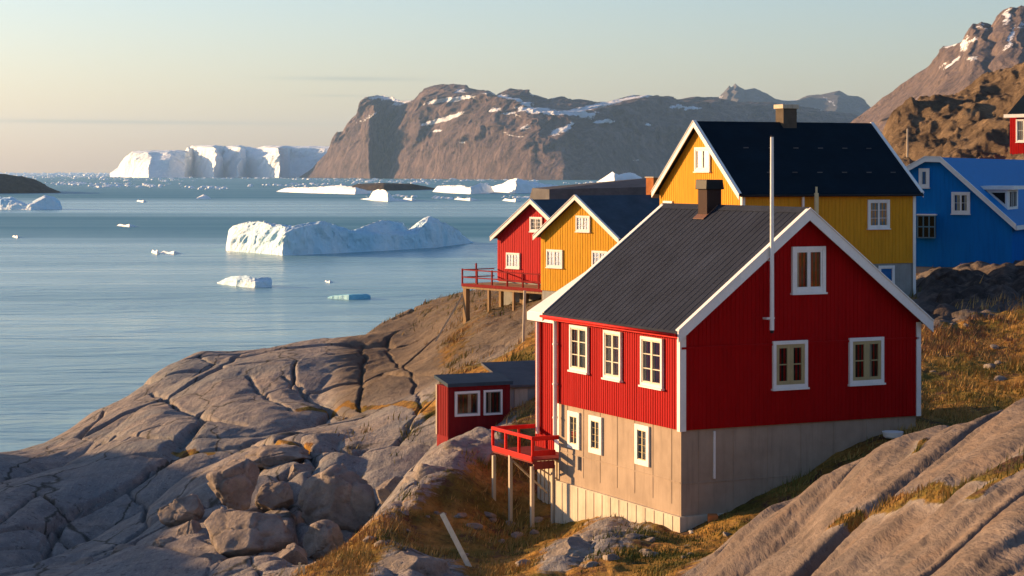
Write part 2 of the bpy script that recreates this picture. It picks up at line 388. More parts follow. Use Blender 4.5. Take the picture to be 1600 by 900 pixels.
def water_mat():
    n = NB('sea_water')
    geo = n.n('ShaderNodeNewGeometry')
    def mp(scale, rz=0):
        m = n.n('ShaderNodeMapping'); m.inputs['Scale'].default_value = scale; m.inputs['Rotation'].default_value = (0, 0, rz)
        n.l(geo.outputs['Position'], m.inputs['Vector']); return m.outputs[0]
    wv = n.noise(.45, 6, .62, mp((.55, 1.0, 1), .12), .4)
    sw = n.noise(.055, 4, .6, mp((.4, 1.0, 1), -.1), .6)
    rip = n.noise(2.2, 3, .6, mp((.6, 1, 1), .3))
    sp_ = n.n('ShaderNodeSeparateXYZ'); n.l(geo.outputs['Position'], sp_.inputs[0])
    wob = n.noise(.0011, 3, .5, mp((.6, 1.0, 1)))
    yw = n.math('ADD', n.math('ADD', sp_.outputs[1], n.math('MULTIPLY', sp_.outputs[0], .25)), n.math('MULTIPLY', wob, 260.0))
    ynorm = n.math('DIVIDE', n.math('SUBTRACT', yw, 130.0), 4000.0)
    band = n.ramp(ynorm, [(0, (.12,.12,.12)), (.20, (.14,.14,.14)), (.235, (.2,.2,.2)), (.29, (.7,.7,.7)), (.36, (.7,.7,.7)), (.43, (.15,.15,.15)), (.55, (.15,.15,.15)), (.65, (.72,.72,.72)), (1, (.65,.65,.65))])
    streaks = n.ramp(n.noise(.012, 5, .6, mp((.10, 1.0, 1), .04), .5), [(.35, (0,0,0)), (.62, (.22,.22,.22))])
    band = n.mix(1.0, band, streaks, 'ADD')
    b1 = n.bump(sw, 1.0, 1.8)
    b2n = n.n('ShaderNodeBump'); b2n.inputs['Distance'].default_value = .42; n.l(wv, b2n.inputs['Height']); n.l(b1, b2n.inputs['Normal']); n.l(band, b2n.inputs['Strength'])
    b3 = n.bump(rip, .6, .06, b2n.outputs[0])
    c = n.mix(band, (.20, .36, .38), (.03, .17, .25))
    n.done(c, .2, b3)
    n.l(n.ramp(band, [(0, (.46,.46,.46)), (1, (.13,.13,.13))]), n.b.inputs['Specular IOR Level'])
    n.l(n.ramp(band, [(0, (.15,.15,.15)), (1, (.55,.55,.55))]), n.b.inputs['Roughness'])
    n.b.inputs['IOR'].default_value = 1.33
    return n.m
M['water'] = water_mat()

# ------------------------------------------------------------------ pixel <-> place
def P(px, py, d): return Vector(((px-800)/F*d, d, CAM_Z-(py-HY)/F*d))
def rel(py, d): return -(py-HY)/F*d

# ------------------------------------------------------------------ terrain: one sheet of rock, turf and shore
# control points: (px, depth, py or None, rel z if py is None, grass, slab, crag, rubble)
CP = []
def cp(px, d, py=None, z=None, g=0, s=0, c=0, r=0):
    CP.append((px/100.0, math.log(d)*6.0, rel(py, d) if z is None else z, g, s, c, r))
# foreground slab
for a in ((1600,17,900),(1450,22,900),(1300,29,900),(1180,37,900),(1090,43,897),(1150,45.5,830),(1200,46.5,788),(1280,46.5,738),(1380,45,686),(1480,42,655),(1600,38,616),(1720,35,590),(1900,32,560),
          (1400,31,800),(1500,27,770),(1300,35,812),(1250,39,840),(1600,24,760),(1500,33,715),(1600,30,690),(1750,20,850),(1750,28,650)):
    cp(a[0], a[1], a[2], s=1)
for px, d, z in ((1600,10,-2.3),(1300,10,-2.6),(1000,10,-3.0),(700,10,-4),(300,10,-6),(1200,22,-5.0),(1000,22,-5.6),(700,22,-7),(300,22,-9),(0,25,-11),(1000,34,-8.0),(700,36,-9.2),(300,40,-12),(0,45,-14),(1900,12,-2.0),(2300,20,-3),(-500,30,-13)):
    cp(px, d, z=z, s=.8 if px > 900 else 0)
# behind the slab, round the main house
for px, d, z, g in ((1480,49,-7.5,.6),(1600,47,-6.9,.6),(1380,51,-7.9,1),(1280,51.5,-8.6,1),(1200,51.5,-9.2,1),(1130,50,-9.3,1),(1750,45,-6.3,.5),
                 (1440,58.3,-7.15,.9),(1370,57.5,-7.45,1),(1300,57,-7.9,1),(1200,56.2,-8.8,1),(1130,55.6,-9.3,1),(1063,55,-9.75,.9),
                 (1000,48.5,-9.35,1),(900,47,-9.4,1),(1060,47,-9.0,1),(800,49,-9.7,1),(700,49,-9.95,.4),(1100,60,-9.2,1),(1250,62,-8,1)):
    cp(px, d, z=z, g=g)
for px, d, py, g in ((1000,54,824,0.3),(990,56.5,826,.4),(940,53,838,.1),(880,52,855,.0),(860,49.5,885,.3),(900,58,835,.6),(868,61.6,822,.9),(832,61.2,826,1),(791,62.6,824,1),(800,57,862,1),(760,54,880,.9),
                 (700,53,885,.3),(640,51,880,.0),(600,50,893,.2),(700,61,798,1),(650,57,850,1),(750,65,742,1),(700,64.5,727,.3),(730,66,700,.1),(772,68.5,668,.1),(800,69,690,.8),(650,61,764,.35),(600,58,802,.5),(560,56,834,.8),(520,53,868,1),(480,51,897,1),(560,53,872,1)):
    cp(px, d, py, g=g)
cp(850, 75, z=-9.2, g=1); cp(1000, 70, z=-8.4, g=1); cp(1200, 75, z=-7, g=1)
# gully behind the grass ridge, left rocks
for px, d, py in ((420,58,900),(500,62,893),(540,64,868),(480,70,800),(560,68,815),(560,75,762),(600,76,736),(640,78,706),(700,79,686),(760,80,676),
                  (0,72,900),(150,70,900),(300,66,900),(0,86,800),(150,85,800),(300,78,800),(400,74,800),(0,104,722),(100,108,702),(200,100,700),(300,92,700),(400,84,716),(450,90,680),
                  (200,128,622),(40,122,706),(-60,120,712),(140,132,650),(250,138,584),(310,142,553),(420,145,540),(500,145,533),(560,143,531),
                  (400,120,600),(300,114,640),(500,115,605),(600,112,602),(500,97,660),(600,97,650),(650,94,640),(100,115,680),(660,104,616)):
    cp(px, d, py)
cp(640,138,533,g=.5); cp(690,110,575,g=.8); cp(660,125,548,g=.2); cp(600,130,552,g=.1)
cp(560,95,672,g=.3); cp(640,88,668,g=.5)
for px, d, z in ((-300,80,-15.5),(-300,110,-17),(-800,90,-17),(-800,60,-16),(-400,140,-20),(-1200,120,-20),(-300,170,-30),(-800,170,-32)):
    cp(px, d, z=z)
for px, d, z in ((0,140,-21),(0,170,-31),(140,160,-24),(140,185,-33),(310,170,-21),(310,200,-32),(420,172,-19),(540,170,-18),(540,210,-33),(650,190,-17),(650,225,-33),(-60,145,-22),
                 (730,190,-14),(730,235,-34),(850,180,-12),(850,225,-28),(950,180,-12),(950,235,-33),(1050,170,-10),(1050,240,-36),(1200,180,-10),(1200,240,-36),(1300,210,-12),(1340,250,-30),
                 (0,300,-42),(400,300,-42),(800,300,-42),(1100,300,-42),(1300,320,-42),(-800,300,-42),(0,220,-40),(300,240,-40),(600,260,-40),(-500,220,-40)):
    cp(px, d, z=z)
# knoll with the two little houses
for px, d, py, g in ((555,150,529,.3),(590,155,505,.5),(620,160,486,.5),(670,162,470,.6),(720,163,458,.6),(650,145,512,.6),(730,123,504,.7),(700,135,500,.6),(760,122,488,.7),(800,116,500,.6),(826,112,512,.4),(700,118,535,.9),
                 (760,108,548,.2),(800,96,560,1),(830,96,545,1),(740,98,582,1),(850,112,470,.6),(900,112,462,.8),(780,103,553,.2),(690,95,600,.7)):
    cp(px, d, py, g=g)
cp(1000,112,z=-7,g=.8); cp(1000,130,z=-7.5,g=.8); cp(900,140,z=-8.5,g=.8); cp(1000,95,z=-7.2,g=1); cp(1050,150,z=-8,g=.8)
# right side behind the house
for px, d, py, g, r in ((1450,66,632,1,0),(1600,64,622,.7,0),(1450,72,572,1,0),(1600,73,560,1,0),(1450,78,537,.9,0),(1520,80,518,1,0),(1600,82,496,1,0),(1700,82,480,1,0),
                    (1450,84,505,.15,1),(1520,87,492,.15,1),(1600,88,478,.1,1),(1450,90,468,.1,1),(1520,94,448,.1,1),(1600,95,436,0,1),(1450,96,440,0,1),(1520,98.5,420,0,1),(1600,99,417,0,1),(1700,99,410,0,1)):
    cp(px, d, py, g=g, r=r)
for px, d, z in ((1425,93.5,-5.8),(1160,90,-6.6),(1280,92,-6.2),(1030,97,-7),(1500,104,-4.6),(1600,104,-4.5),(1430,112,-4.6),(1300,105,-5.5),(1100,110,-6.5),(1600,125,-3),(1450,130,-4),(1300,140,-6),(1800,110,-3),(2200,110,-1),(2200,60,-5),(1900,60,-6.2)):
    cp(px, d, z=z, g=.7)
# brown crag
for px, d, z in ((1400,180,-.5),(1500,165,-.2),(1600,158,.8),(1380,215,1.0),(1700,165,2)):
    cp(px, d, z=z, c=1)
for px, d, py in ((1380,232,196),(1400,236,190),(1430,242,168),(1470,248,152),(1500,250,142),(1525,254,122),(1550,258,106),(1600,262,90),(1700,268,60),(1900,270,30),
                  (1440,215,222),(1500,212,206),(1560,212,190),(1600,208,180),(1520,235,160),(1470,195,238),(1600,185,225),(1580,240,128)):
    cp(px, d, py, c=1)
for px, d, z in ((1340,215,-7),(1350,245,-9),(1400,290,-8),(1500,310,0),(1600,320,4),(1800,320,10)):
    cp(px, d, z=z, c=1)
CPa = np.array(CP)
def rbf_fit(P_, V):
    D = np.linalg.norm(P_[:,None]-P_[None], axis=2); n = len(P_)
    A = np.zeros((n+3, n+3)); A[:n,:n] = D + np.eye(n)*-1e-3; A[:n,n] = 1; A[:n,n+1:] = P_; A[n:,:n] = A[:n,n:].T
    return np.linalg.solve(A, np.vstack([V, np.zeros((3, V.shape[1]))]))
CPa[:,1:2] = CPa[:,1:2]
Wt = rbf_fit(CPa[:,:2], CPa[:,2:])
def field(x, y):
    """base height (relative to the eye) and the four masks at places x, y"""
    x = np.asarray(x, float); y = np.asarray(y, float)
    U = np.stack([(800+x/y*F)/100.0, np.log(y)*6.0], -1).reshape(-1, 2)
    out = np.empty((len(U), 5)); n = len(CPa)
    for k in range(0, len(U), 40000):
        u = U[k:k+40000]; D = np.sqrt(((u[:,None]-CPa[None,:,:2])**2).sum(2)+.02)
        out[k:k+40000] = D @ Wt[:n] + Wt[n] + u @ Wt[n+1:]
    return [out[:,i].reshape(x.shape) for i in range(5)]
PADS = [(1063,55,12.5,0)]
def surface(x, y):
    z, g, s, c, r = field(x, y)
    g = np.clip(g, 0, 1); s = np.clip(s, 0, 1); c = np.clip(c, 0, 1); r = np.clip(r, 0, 1)
    px = 800 + x/y*F
    rock = np.clip(1-g*1.1, 0, 1)
    left = sstep(760, 640, px) * sstep(58, 70, y) * (1-sstep(200, 260, y))
    # whalebacks of the left-hand rocks: rounded backs with sharp clefts running away from the eye
    wx = x + 3.2*fbm(x*.05, y*.05, 3, 3); wy = y + 4*fbm(x*.06, y*.04, 3, 8)
    p = wx*.97 - wy*.24
    wb = np.abs(np.sin(math.pi*p/12.0 + .9*fbm(x*.07, y*.03, 2, 5)))**.75 - .62
    z = z + left*rock*(1.0*wb*sstep(125,90,y)+.35*wb)
    q = wx*.22 + wy*.975
    f1, f2, cid = worley(p/6.5, q/13.0, 21)
    z = z + left*rock*((cid-.5)*.28 - .55*np.exp(-((f2-f1)/.026)**2))
    f1, f2, cid = worley(wx/2.0+9, wy/4.0, 31)
    bl = left*rock*sstep(150, 95, np.abs(px-440))*sstep(96, 82, y)
    z = z + bl*((cid-.5)*.9 + .7*np.sqrt(np.clip(f2-f1, 0, 1)) - .45)
    z = z + left*rock*(.45*fbm(x*.15, y*.09, 5, 44, .42) + .10*ridged(p*.45, q*.10, 3, 45))
    # foreground slab: long soft flutes and a few deep joints
    a = x*.80 - y*.60; b = x*.60 + y*.80
    aw = a + 1.0*fbm(x*.10, y*.10, 3, 61)
    z = z + s*(.16*(np.abs(np.sin(aw*1.25))**.8) + .14*fbm(aw*.8, b*.12, 4, 71) + .06*fbm(aw*3, b*.5, 4, 72) - .12)
    for a0, wd, dp in ((-9.4, .16, .75), (-15.6, .18, .8), (-20.2, .14, .5), (-23.4, .12, .45)):
        z = z - s*dp*np.exp(-((aw-a0)/wd)**2)*(.5+.5*vn(b*.4, a*0+a0, 3))
    # turf: hummocks
    near = 1-sstep(100, 150, y)
    z = z + (1-s)*g*(.18*fbm(x*.5, y*.35, 4, 81) + .06*fbm(x*2.2, y*1.8, 3, 82))
    other = rock*(1-left)*(1-s)*(1-c)
    f1, f2, cid = worley(x/1.6, y/2.2, 91)
    z = z + other*near*(.35*fbm(x*.5, y*.4, 5, 92) + .35*(np.sqrt(np.clip(f2-f1, 0, 1))-.5)*(1-r))
    f1, f2, cid = worley(x/.9, y/1.3, 95)
    z = z + r*near*(.75*(np.sqrt(np.clip(1-f1, 0, 1))-.5) + (cid-.5)*.35)
    # crag
    z = z + c*(1.9*ridged(x*.035+3, y*.03, 6, 101) - .6 + 1.2*ridged(x*.16, y*.05, 4, 103) + .7*ridged(x*.30, y*.10, 4, 105))
    z = z + sstep(120, 170, y)*(1-c)*.8*fbm(x*.08, y*.05, 5, 110)*rock
    cap = np.interp(y, [8, 17, 60, 120, 160, 250, 340], [-2.1, -2.1, -1.9, -.5, 6, 22, 30]) + .3*fbm(x*.3, y*.3, 4, 130) + 60*sstep(1720, 1640, px)
    z = np.minimum(z, cap)
    z = np.minimum(z, np.where(y < 17, -(906-HY)/F*y-.03*(17-y), 99) + 60*sstep(1640, 1700, px))
    z = np.minimum(z, cap)
    return z, g, s, c, r
# house platforms (level ground under buildings keeps walls from being buried)
pxs = np.concatenate([np.arange(-1500, -60, 28), np.arange(-60, 1660, 2.3), np.arange(1660, 4300, 28)])
ds = np.exp(np.concatenate([np.linspace(math.log(8.0), math.log(45), 260, False), np.linspace(math.log(45), math.log(150), 900, False), np.linspace(math.log(150), math.log(340), 250)]))
PX, DD = np.meshgrid(pxs, ds)
TX = (PX-800)/F*DD; TY = DD
TZ, TG, TS, TC_, TR = surface(TX, TY)
# turf strips growing in the joints of the slab, and green seams on the left rocks (lines of places on the ground)
def hit(px, py):
    """the visible ground point under a pixel, found by walking down the ray"""
    i = int(np.argmin(np.abs(pxs-px))); zz = TZ[:, i]; yy = HY - zz/ds*F
    m = np.minimum.accumulate(yy)
    k = int(np.argmax(m <= py)) if (m <= py).any() else len(ds)-1
    return float((px-800)/F*ds[k]), float(ds[k]), float(TZ[k, i])
def seam(pts, wpx, amt=1.0):
    W = [hit(*p)[:2] for p in pts]
    D = np.full(TX.shape, 1e9)
    for (x0, y0), (x1, y1) in zip(W[:-1], W[1:]):
        dx, dy = x1-x0, y1-y0; L = dx*dx+dy*dy+1e-9
        t = np.clip(((TX-x0)*dx+(TY-y0)*dy)/L, 0, 1)
        D = np.minimum(D, np.hypot(TX-(x0+t*dx), (TY-(y0+t*dy))*.35))
    return amt*np.exp(-(D/wpx)**2)
TG0 = TG.copy()-.2*(PX > 540)*(PX < 860)*(DD > 95); sm = np.zeros_like(TX)
for pts, wd in (([(1310,815),(1380,790),(1450,768),(1540,742),(1600,722)], .24), ([(1430,706),(1444,688)], .10),
                ([(1520,775),(1600,730)], .16),
                ([(275,710),(300,704),(330,707)], .25), ([(470,636),(540,628),(600,634),(680,640)], .35), ([(400,722),(430,702),(480,708)], .3)):
    sm = np.maximum(sm, seam(pts, wd))
TG = np.clip(TG + sm, 0, 1)
def distline(pts):
    W = [hit(*p)[:2] for p in pts]
    D = np.full(TX.shape, 1e9); wbx = .35*fbm(TX*.5, TY*.35, 3, 701); wby = .5*fbm(TX*.5, TY*.35, 3, 702)
    for (x0, y0), (x1, y1) in zip(W[:-1], W[1:]):
        dx, dy = x1-x0, y1-y0; L = dx*dx+dy*dy+1e-9
        t = np.clip(((TX+wbx-x0)*dx+(TY+wby-y0)*dy)/L, 0, 1)
        D = np.minimum(D, np.hypot(TX+wbx-(x0+t*dx), TY+wby-(y0+t*dy)))
    return D
GR = np.zeros_like(TX)
for pts, wd, dp in (([(42,874),(89,807),(124,784),(200,751),(267,718),(338,696)], .17, .8), ([(196,753),(222,784),(231,807)], .13, .6), ([(0,811),(62,764),(96,789)], .14, .6),
                    ([(40,878),(111,869),(178,847),(231,811),(284,767)], .20, .9), ([(147,791),(209,784)], .10, .4), ([(242,607),(262,624),(338,653),(382,658)], .16, .7),
                    ([(387,584),(453,638)], .14, .5), ([(449,584),(540,647)], .14, .5), ([(0,749),(155,691),(267,682),(400,678),(540,648)], .16, .5), ([(569,540),(566,600),(560,640)], .13, .5),
                    ([(310,553),(330,566),(300,585)], .12, .5), ([(20,720),(140,712),(250,660)], .14, .5), ([(600,540),(640,580),(660,640)], .10, .35), ([(0,850),(60,850),(96,789)], .13, .5)):
    D_ = distline(pts); GR = np.maximum(GR, .62*dp*np.exp(-(D_/(wd*.8))**2) + .30*dp*np.exp(-(D_/1.1)**2))
TZ = TZ - GR*(TS < .4)
kn = sstep(500, 560, PX)*sstep(900, 840, PX)*sstep(94, 112, DD)*(1-sstep(165, 175, DD))
TG = np.clip(TG-.22*kn, 0, 1); TC_ = np.clip(np.maximum(TC_, .6*kn), 0, 1)
ground = grid_mesh('ground', TX, TY, TZ + CAM_Z, M['terrain'], {'grass': TG, 'slab': TS*(1-np.clip(sm*2,0,1)), 'crag': TC_, 'rubble': TR})
tag(ground, kind='structure')

def gz(x, y):
    z = surface(np.array([[x]]), np.array([[y]]))[0][0, 0]; return float(z) + CAM_Z

# unseen rocky ridge, added left of the view to shade the shore rocks
hx, hy = np.meshgrid(np.linspace(-125, -46, 150), np.linspace(40, 170, 220))
cr_ = -74 + 5*fbm(hy*.03, hy*0, 3, 611)
prof_ = np.exp(-np.abs((hx-cr_)/17)**2.2)*sstep(40, 62, hy)*(1-sstep(118, 160, hy))
hz_ = -14 + 47.5*prof_ + (2.2*ridged(hx*.06, hy*.05, 5, 612) + .6*fbm(hx*.3, hy*.3, 4, 613))*prof_
shade_spur = grid_mesh('shade_hill', hx, hy, hz_, M['terrain'], {'grass': np.clip(.2+.6*fbm(hx*.05, hy*.05, 4, 614), 0, 1), 'slab': hx*0, 'crag': hx*0, 'rubble': hx*0})
tag(shade_spur, kind='structure')
# ------------------------------------------------------------------ sea and haze
def disc(name, r, z, m):
    n = 96; vs = [(0, 0, z)]
    rs = [60, 200, 600, 2000, 6000, 15000, r]
    fs = []
    for rr in rs:
        for i in range(n): t = 2*math.pi*i/n; vs.append((rr*math.cos(t), rr*math.sin(t), z))
    for i in range(n): fs.append((0, 1+i, 1+(i+1) % n))
    for k in range(len(rs)-1):
        for i in range(n):
            a = 1+k*n; j = (i+1) % n; fs.append((a+i, a+n+i, a+n+j, a+j))
    me = bpy.data.meshes.new(name); me.from_pydata(vs, [], fs); me.materials.append(m)
    o = bpy.data.objects.new(name, me); col.objects.link(o); return o
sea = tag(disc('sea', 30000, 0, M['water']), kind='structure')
HZ = 2.2e-5
hb = MB(); hb.box(-30500, 30500, -30500, 30500, -60, 760)
hm = bpy.data.materials.new('thin_haze'); hm.use_nodes = True; ht = hm.node_tree; ht.nodes.clear()
ho = ht.nodes.new('ShaderNodeOutputMaterial'); hv = ht.nodes.new('ShaderNodeVolumePrincipled')
hv.inputs['Color'].default_value = (.34, .60, 1.0, 1); hv.inputs['Density'].default_value = HZ; hv.inputs['Anisotropy'].default_value = .3
ht.links.new(hv.outputs[0], ho.inputs['Volume'])
haze = tag(hb.build('haze', hm), kind='stuff')

# ------------------------------------------------------------------ mountains and bergs from outlines with depth
def lerp(tab, x): return np.interp(x, [t[0] for t in tab], [t[1] for t in tab])
def massif(name, m, base, rows, px0, px1, n, amp, fr, seed, back=None, snow=None, floor=-6.0, kind='ridged', sub=14, ledge=1.0, px_step=None, steps=None):
    """base: px -> depth of the foot; rows: (depth beyond the foot, [(px, py)...]) from front to crest; the back falls to the floor."""
    u = np.linspace(px0, px1, n); d0 = lerp(base, u)
    R_ = [(d0, np.full(n, floor))]
    for off, tab in rows:
        o = lerp(off, u) if isinstance(off, list) else np.full(n, float(off))
        d = d0 + o; R_.append((d, CAM_Z-(lerp(tab, u)-HY)/F*d))
    bk = back or (rows[-1][0] if not isinstance(rows[-1][0], list) else rows[-1][0][0][1])
    R_.append((R_[-1][0]+bk, R_[-1][1]*.45)); R_.append((R_[-1][0]+bk, np.full(n, floor)))
    X = []; Y = []; Z = []; T = []
    for k in range(len(R_)-1):
        s_ = sub if k < len(R_)-3 else max(5, sub//3)
        for t in np.arange(s_)/s_:
            tz = t if kind != 'berg' or k else t
            d = R_[k][0]*(1-t)+R_[k+1][0]*t; z = R_[k][1]*(1-tz)+R_[k+1][1]*tz
            X.append((u-800)/F*d); Y.append(d); Z.append(z)
    d, z = R_[-1]; X.append((u-800)/F*d); Y.append(d); Z.append(z)
    X, Y, Z = np.array(X), np.array(Y), np.array(Z)
    k1 = fr
    tap = sstep(0, .04, (u-px0)/(px1-px0))*sstep(0, .04, (px1-u)/(px1-px0))
    env = np.clip((Z-floor)/(amp*2.2+1e-6), 0, 1)*tap[None]
    if kind == 'ridged':
        nz = ridged(X*k1, (Z*1.3+Y*.35)*k1*.55, 6, seed, .58); n2 = fbm(X*k1*2.2+5, (Y+Z)*k1*1.5, 5, seed+30)
    else:
        nz = fbm(X*k1, Z*k1*.9+Y*k1, 6, seed, .62); n2 = ridged(X*k1*1.7, (Z+Y)*k1*1.7, 4, seed+30)
    Y2 = Y - amp*nz*env; X2 = X + amp*.5*n2*env; Z2 = Z + amp*.28*n2*env*ledge
    at = {}
    if snow is not None:
        S = .16*sstep(240, 420, Z)*(Y > 7000); pxv = np.broadcast_to(u, X.shape); pyv = HY-(Z-CAM_Z)/Y*F
        rowi = np.arange(X.shape[0])[:, None] <= sub*(len(rows)+1)
        for (cx, cy, rx, ry, sl_, k) in snow:
            dx = pxv-cx; dy = pyv-(cy+sl_*dx)
            S = np.maximum(S, k*np.exp(-((dx/rx)**4+(dy/ry)**2))*rowi)
        at['snow'] = S
    else: at['snow'] = np.zeros_like(X)
    return grid_mesh(name, X2, Y2, Z2, m, at, smooth=True)

isl_crest = [(458,283),(490,262),(510,239),(522,218),(530,205),(541,204),(548,190),(560,176),(572,153),(580,150),(600,151),(640,158),(655,152),(662,139),(680,133),(705,131),(730,132),(745,139),(760,141),(775,150),(790,141),(830,144),(845,152),(855,155),(872,152),(900,158),(925,161),(945,161),(960,156),(985,150),(1010,148),(1060,154),(1110,153),(1150,161),(1200,160),(1260,168),(1330,180),(1420,230),(1500,283)]
isl_mid = [(458,283),(500,268),(560,215),(574,168),(590,162),(605,240),(640,168),(662,152),(700,150),(745,150),(760,146),(780,152),(840,170),(900,176),(960,166),(1010,156),(1110,162),(1200,170),(1330,190),(1420,240),(1500,283)]
isl_low = [(458,283),(500,276),(560,240),(590,205),(610,262),(650,210),(700,205),(760,195),(840,215),(900,220),(960,210),(1010,200),(1110,200),(1200,210),(1330,225),(1420,255),(1500,283)]
island = massif('mountain', M['island'],
    [(458,11500),(560,10300),(580,10030),(585,10160),(589,10280),(600,10130),(618,9960),(640,9830),(700,9450),(780,8850),(830,8560),(880,8440),(930,8480),(1000,8900),(1150,9600),(1500,10500)],
    [([(458,60),(600,150),(1500,500)], isl_low), ([(458,120),(600,330),(1500,1000)], isl_mid), ([(458,200),(600,800),(1500,1900)], isl_crest)],
    458, 1500, 620, 95, .0058, 201, back=900, sub=30, ledge=.55,
    snow=[(612,154,32,3.5,.09,1.1),(630,160,12,5,-.3,.8),(705,156,42,3.5,-.13,1.2),(690,187,36,4,-.28,1.1),(684,204,9,2.5,-.1,.9),(574,183,12,3,-.6,.8),
          (725,141,9,4,0,.7),(800,155,40,3,.3,1.0),(870,174,62,5,.10,1.25),(930,166,42,4,-.20,1.1),(760,146,6,4,0,.6),(802,178,16,3,.15,.9),(780,170,10,4,0,.8),(850,150,18,3,.2,.8),
          (878,202,14,7,-.5,.8),(945,190,12,2.5,.15,.9),(975,155,20,3,-.2,1.0),(1010,196,8,3,0,.7),(800,210,26,1.6,.28,.7),(820,199,6,6,0,.65),(1000,152,22,2,-.1,.9),(990,250,10,1.5,0,.6),(1070,168,30,3,.05,.9),(722,222,5,4,0,.6)])
tag(island, kind='structure')
rng_crest = [(1040,268),(1080,170),(1105,165),(1120,154),(1128,146),(1137,134),(1143,137),(1150,130),(1157,136),(1165,140),(1180,137),(1195,146),(1206,154),(1230,157),(1250,155),(1262,149),(1285,147),(1306,143),(1325,149),(1345,152),(1352,155),(1362,166),(1390,190),(1460,268)]
rng_low = [(a, min(268, b+34)) for a, b in rng_crest]
rngm = massif('mountain_range', M['range'], [(1040,13000),(1460,13000)], [(500, rng_low), (1800, rng_crest)], 1040, 1460, 260, 70, .0035, 233, back=900, sub=24, ledge=.5,
    snow=[(1190,166,38,3,-.05,1.1),(1180,176,32,3,-.12,1.1),(1208,180,14,4,0,1),(1122,166,14,3,0,.8),(1260,172,24,3,.05,.9),(1296,160,14,1.6,.7,.7),(1235,156,20,2,-.1,.8),(1120,154,8,8,-.8,.5)])
tag(rngm, kind='structure')
sp_crest = [(1150,285),(1250,200),(1330,128),(1352,118),(1380,102),(1450,88),(1600,80),(1900,200)]
pk_crest = [(1170,290),(1230,262),(1280,228),(1325,192),(1345,176),(1360,166),(1380,152),(1400,140),(1420,124),(1440,107),(1455,92),(1468,76),(1474,71),(1483,72),(1497,67),(1503,54),(1513,39),(1520,40),(1530,35),(1538,37),(1545,42),(1550,28),(1560,18),(1570,14),(1580,15),(1590,10),(1610,14),(1650,-10),(1720,-40),(1850,-20),(2100,90),(2300,280)]
peak = massif('mountain', M['peak'], [(1170,5200),(1325,4700),(1500,4100),(1700,3900),(2300,4300)],
    [(200, [(a, b+(290-b)*.62) for a, b in pk_crest]), (520, [(a, b+(290-b)*.28) for a, b in pk_crest]), (900, pk_crest)], 1170, 2300, 620, 48, .0085, 251, back=600, sub=30, ledge=.6,
    snow=[(1500,72,6,12,-.9,.8),(1480,100,16,3,-.75,.95),(1470,108,8,4,-.5,.8),(1515,92,9,6,-.2,.7),(1576,56,7,12,-1,.8),(1530,42,10,8,0,.55),(1465,104,9,2.5,-.7,.6),(1568,28,6,14,.2,.8),(1510,66,14,3,-.4,.8),(1483,72,9,3,-.3,.8),(1562,76,12,4,-.8,.7),(1595,40,8,8,0,.6)])
tag(peak, kind='structure')
head = massif('headland', M['skerry'], [(-700,3000),(-100,3200),(120,3330)], [(60, [(-700,276),(-200,270),(-60,270),(0,272),(28,276),(52,281),(72,291),(97,302),(120,304)]), (160, [(-700,262),(-200,266),(0,271),(20,274),(50,280),(66,288),(97,302),(120,304)])],
    -700, 120, 160, 8, .03, 271, back=200, sub=8)
tag(head, kind='structure')
sk = massif('skerry', M['skerry'], [(520,3900),(600,3700),(700,4000)], [(50, [(520,301),(560,291),(600,288),(650,289),(674,294),(700,299)]), (120, [(520,300),(560,287),(600,285.5),(640,287),(670,292),(700,299)])],
    520, 700, 110, 3, .03, 281, back=80, sub=7)
tag(sk, kind='structure')

BG = 'icebergs drifting in the bay'
def berg(label, m, base, rows, px0, px1, n, amp, fr, seed, back=20, sub=14, name='iceberg', cat='iceberg', group=BG):
    base = [(px, CAM_Z*F/(y-HY)) if y < 700 else (px, y) for px, y in base]
    o = massif(name, m, base, rows, px0, px1, n, amp, fr, seed, back=back, sub=sub, kind='berg', floor=-1.5)
    return tag(o, label, cat, group)
# far tabular bergs on the horizon
tb_top = [(172,270),(184,262),(192,246),(203,237),(212,236),(262,235),(290,236),(294,230),(302,227),(335,227),(345,229),(372,227),(385,230),(398,232),(410,228),(440,228),(510,229),(600,231),(700,270)]
tb = massif('iceberg', M['icefar'], [(172,12800),(205,12050),(232,11650),(288,11800),(300,12250),(334,11600),(350,11950),(372,11600),(384,11950),(436,11400),(452,12000),(520,11900),(700,12000)],
    [([(172,40),(215,40),(235,160),(262,60),(300,240),(340,60),(362,220),(395,60),(430,60),(450,160),(560,60)], [(a, b+(271-b)*.42) for a, b in tb_top]),
     ([(172,160),(205,140),(240,360),(262,200),(296,460),(325,160),(350,420),(380,180),(410,420),(432,160),(560,160)], [(a, b+(271-b)*.08) for a, b in tb_top]), (620, tb_top)], 172, 560, 520, 55, .0035, 301, back=400, sub=22, kind='berg', floor=-8, ledge=.25)
tag(tb, 'long flat topped iceberg on the horizon with sunlit white gullies', 'iceberg', BG)
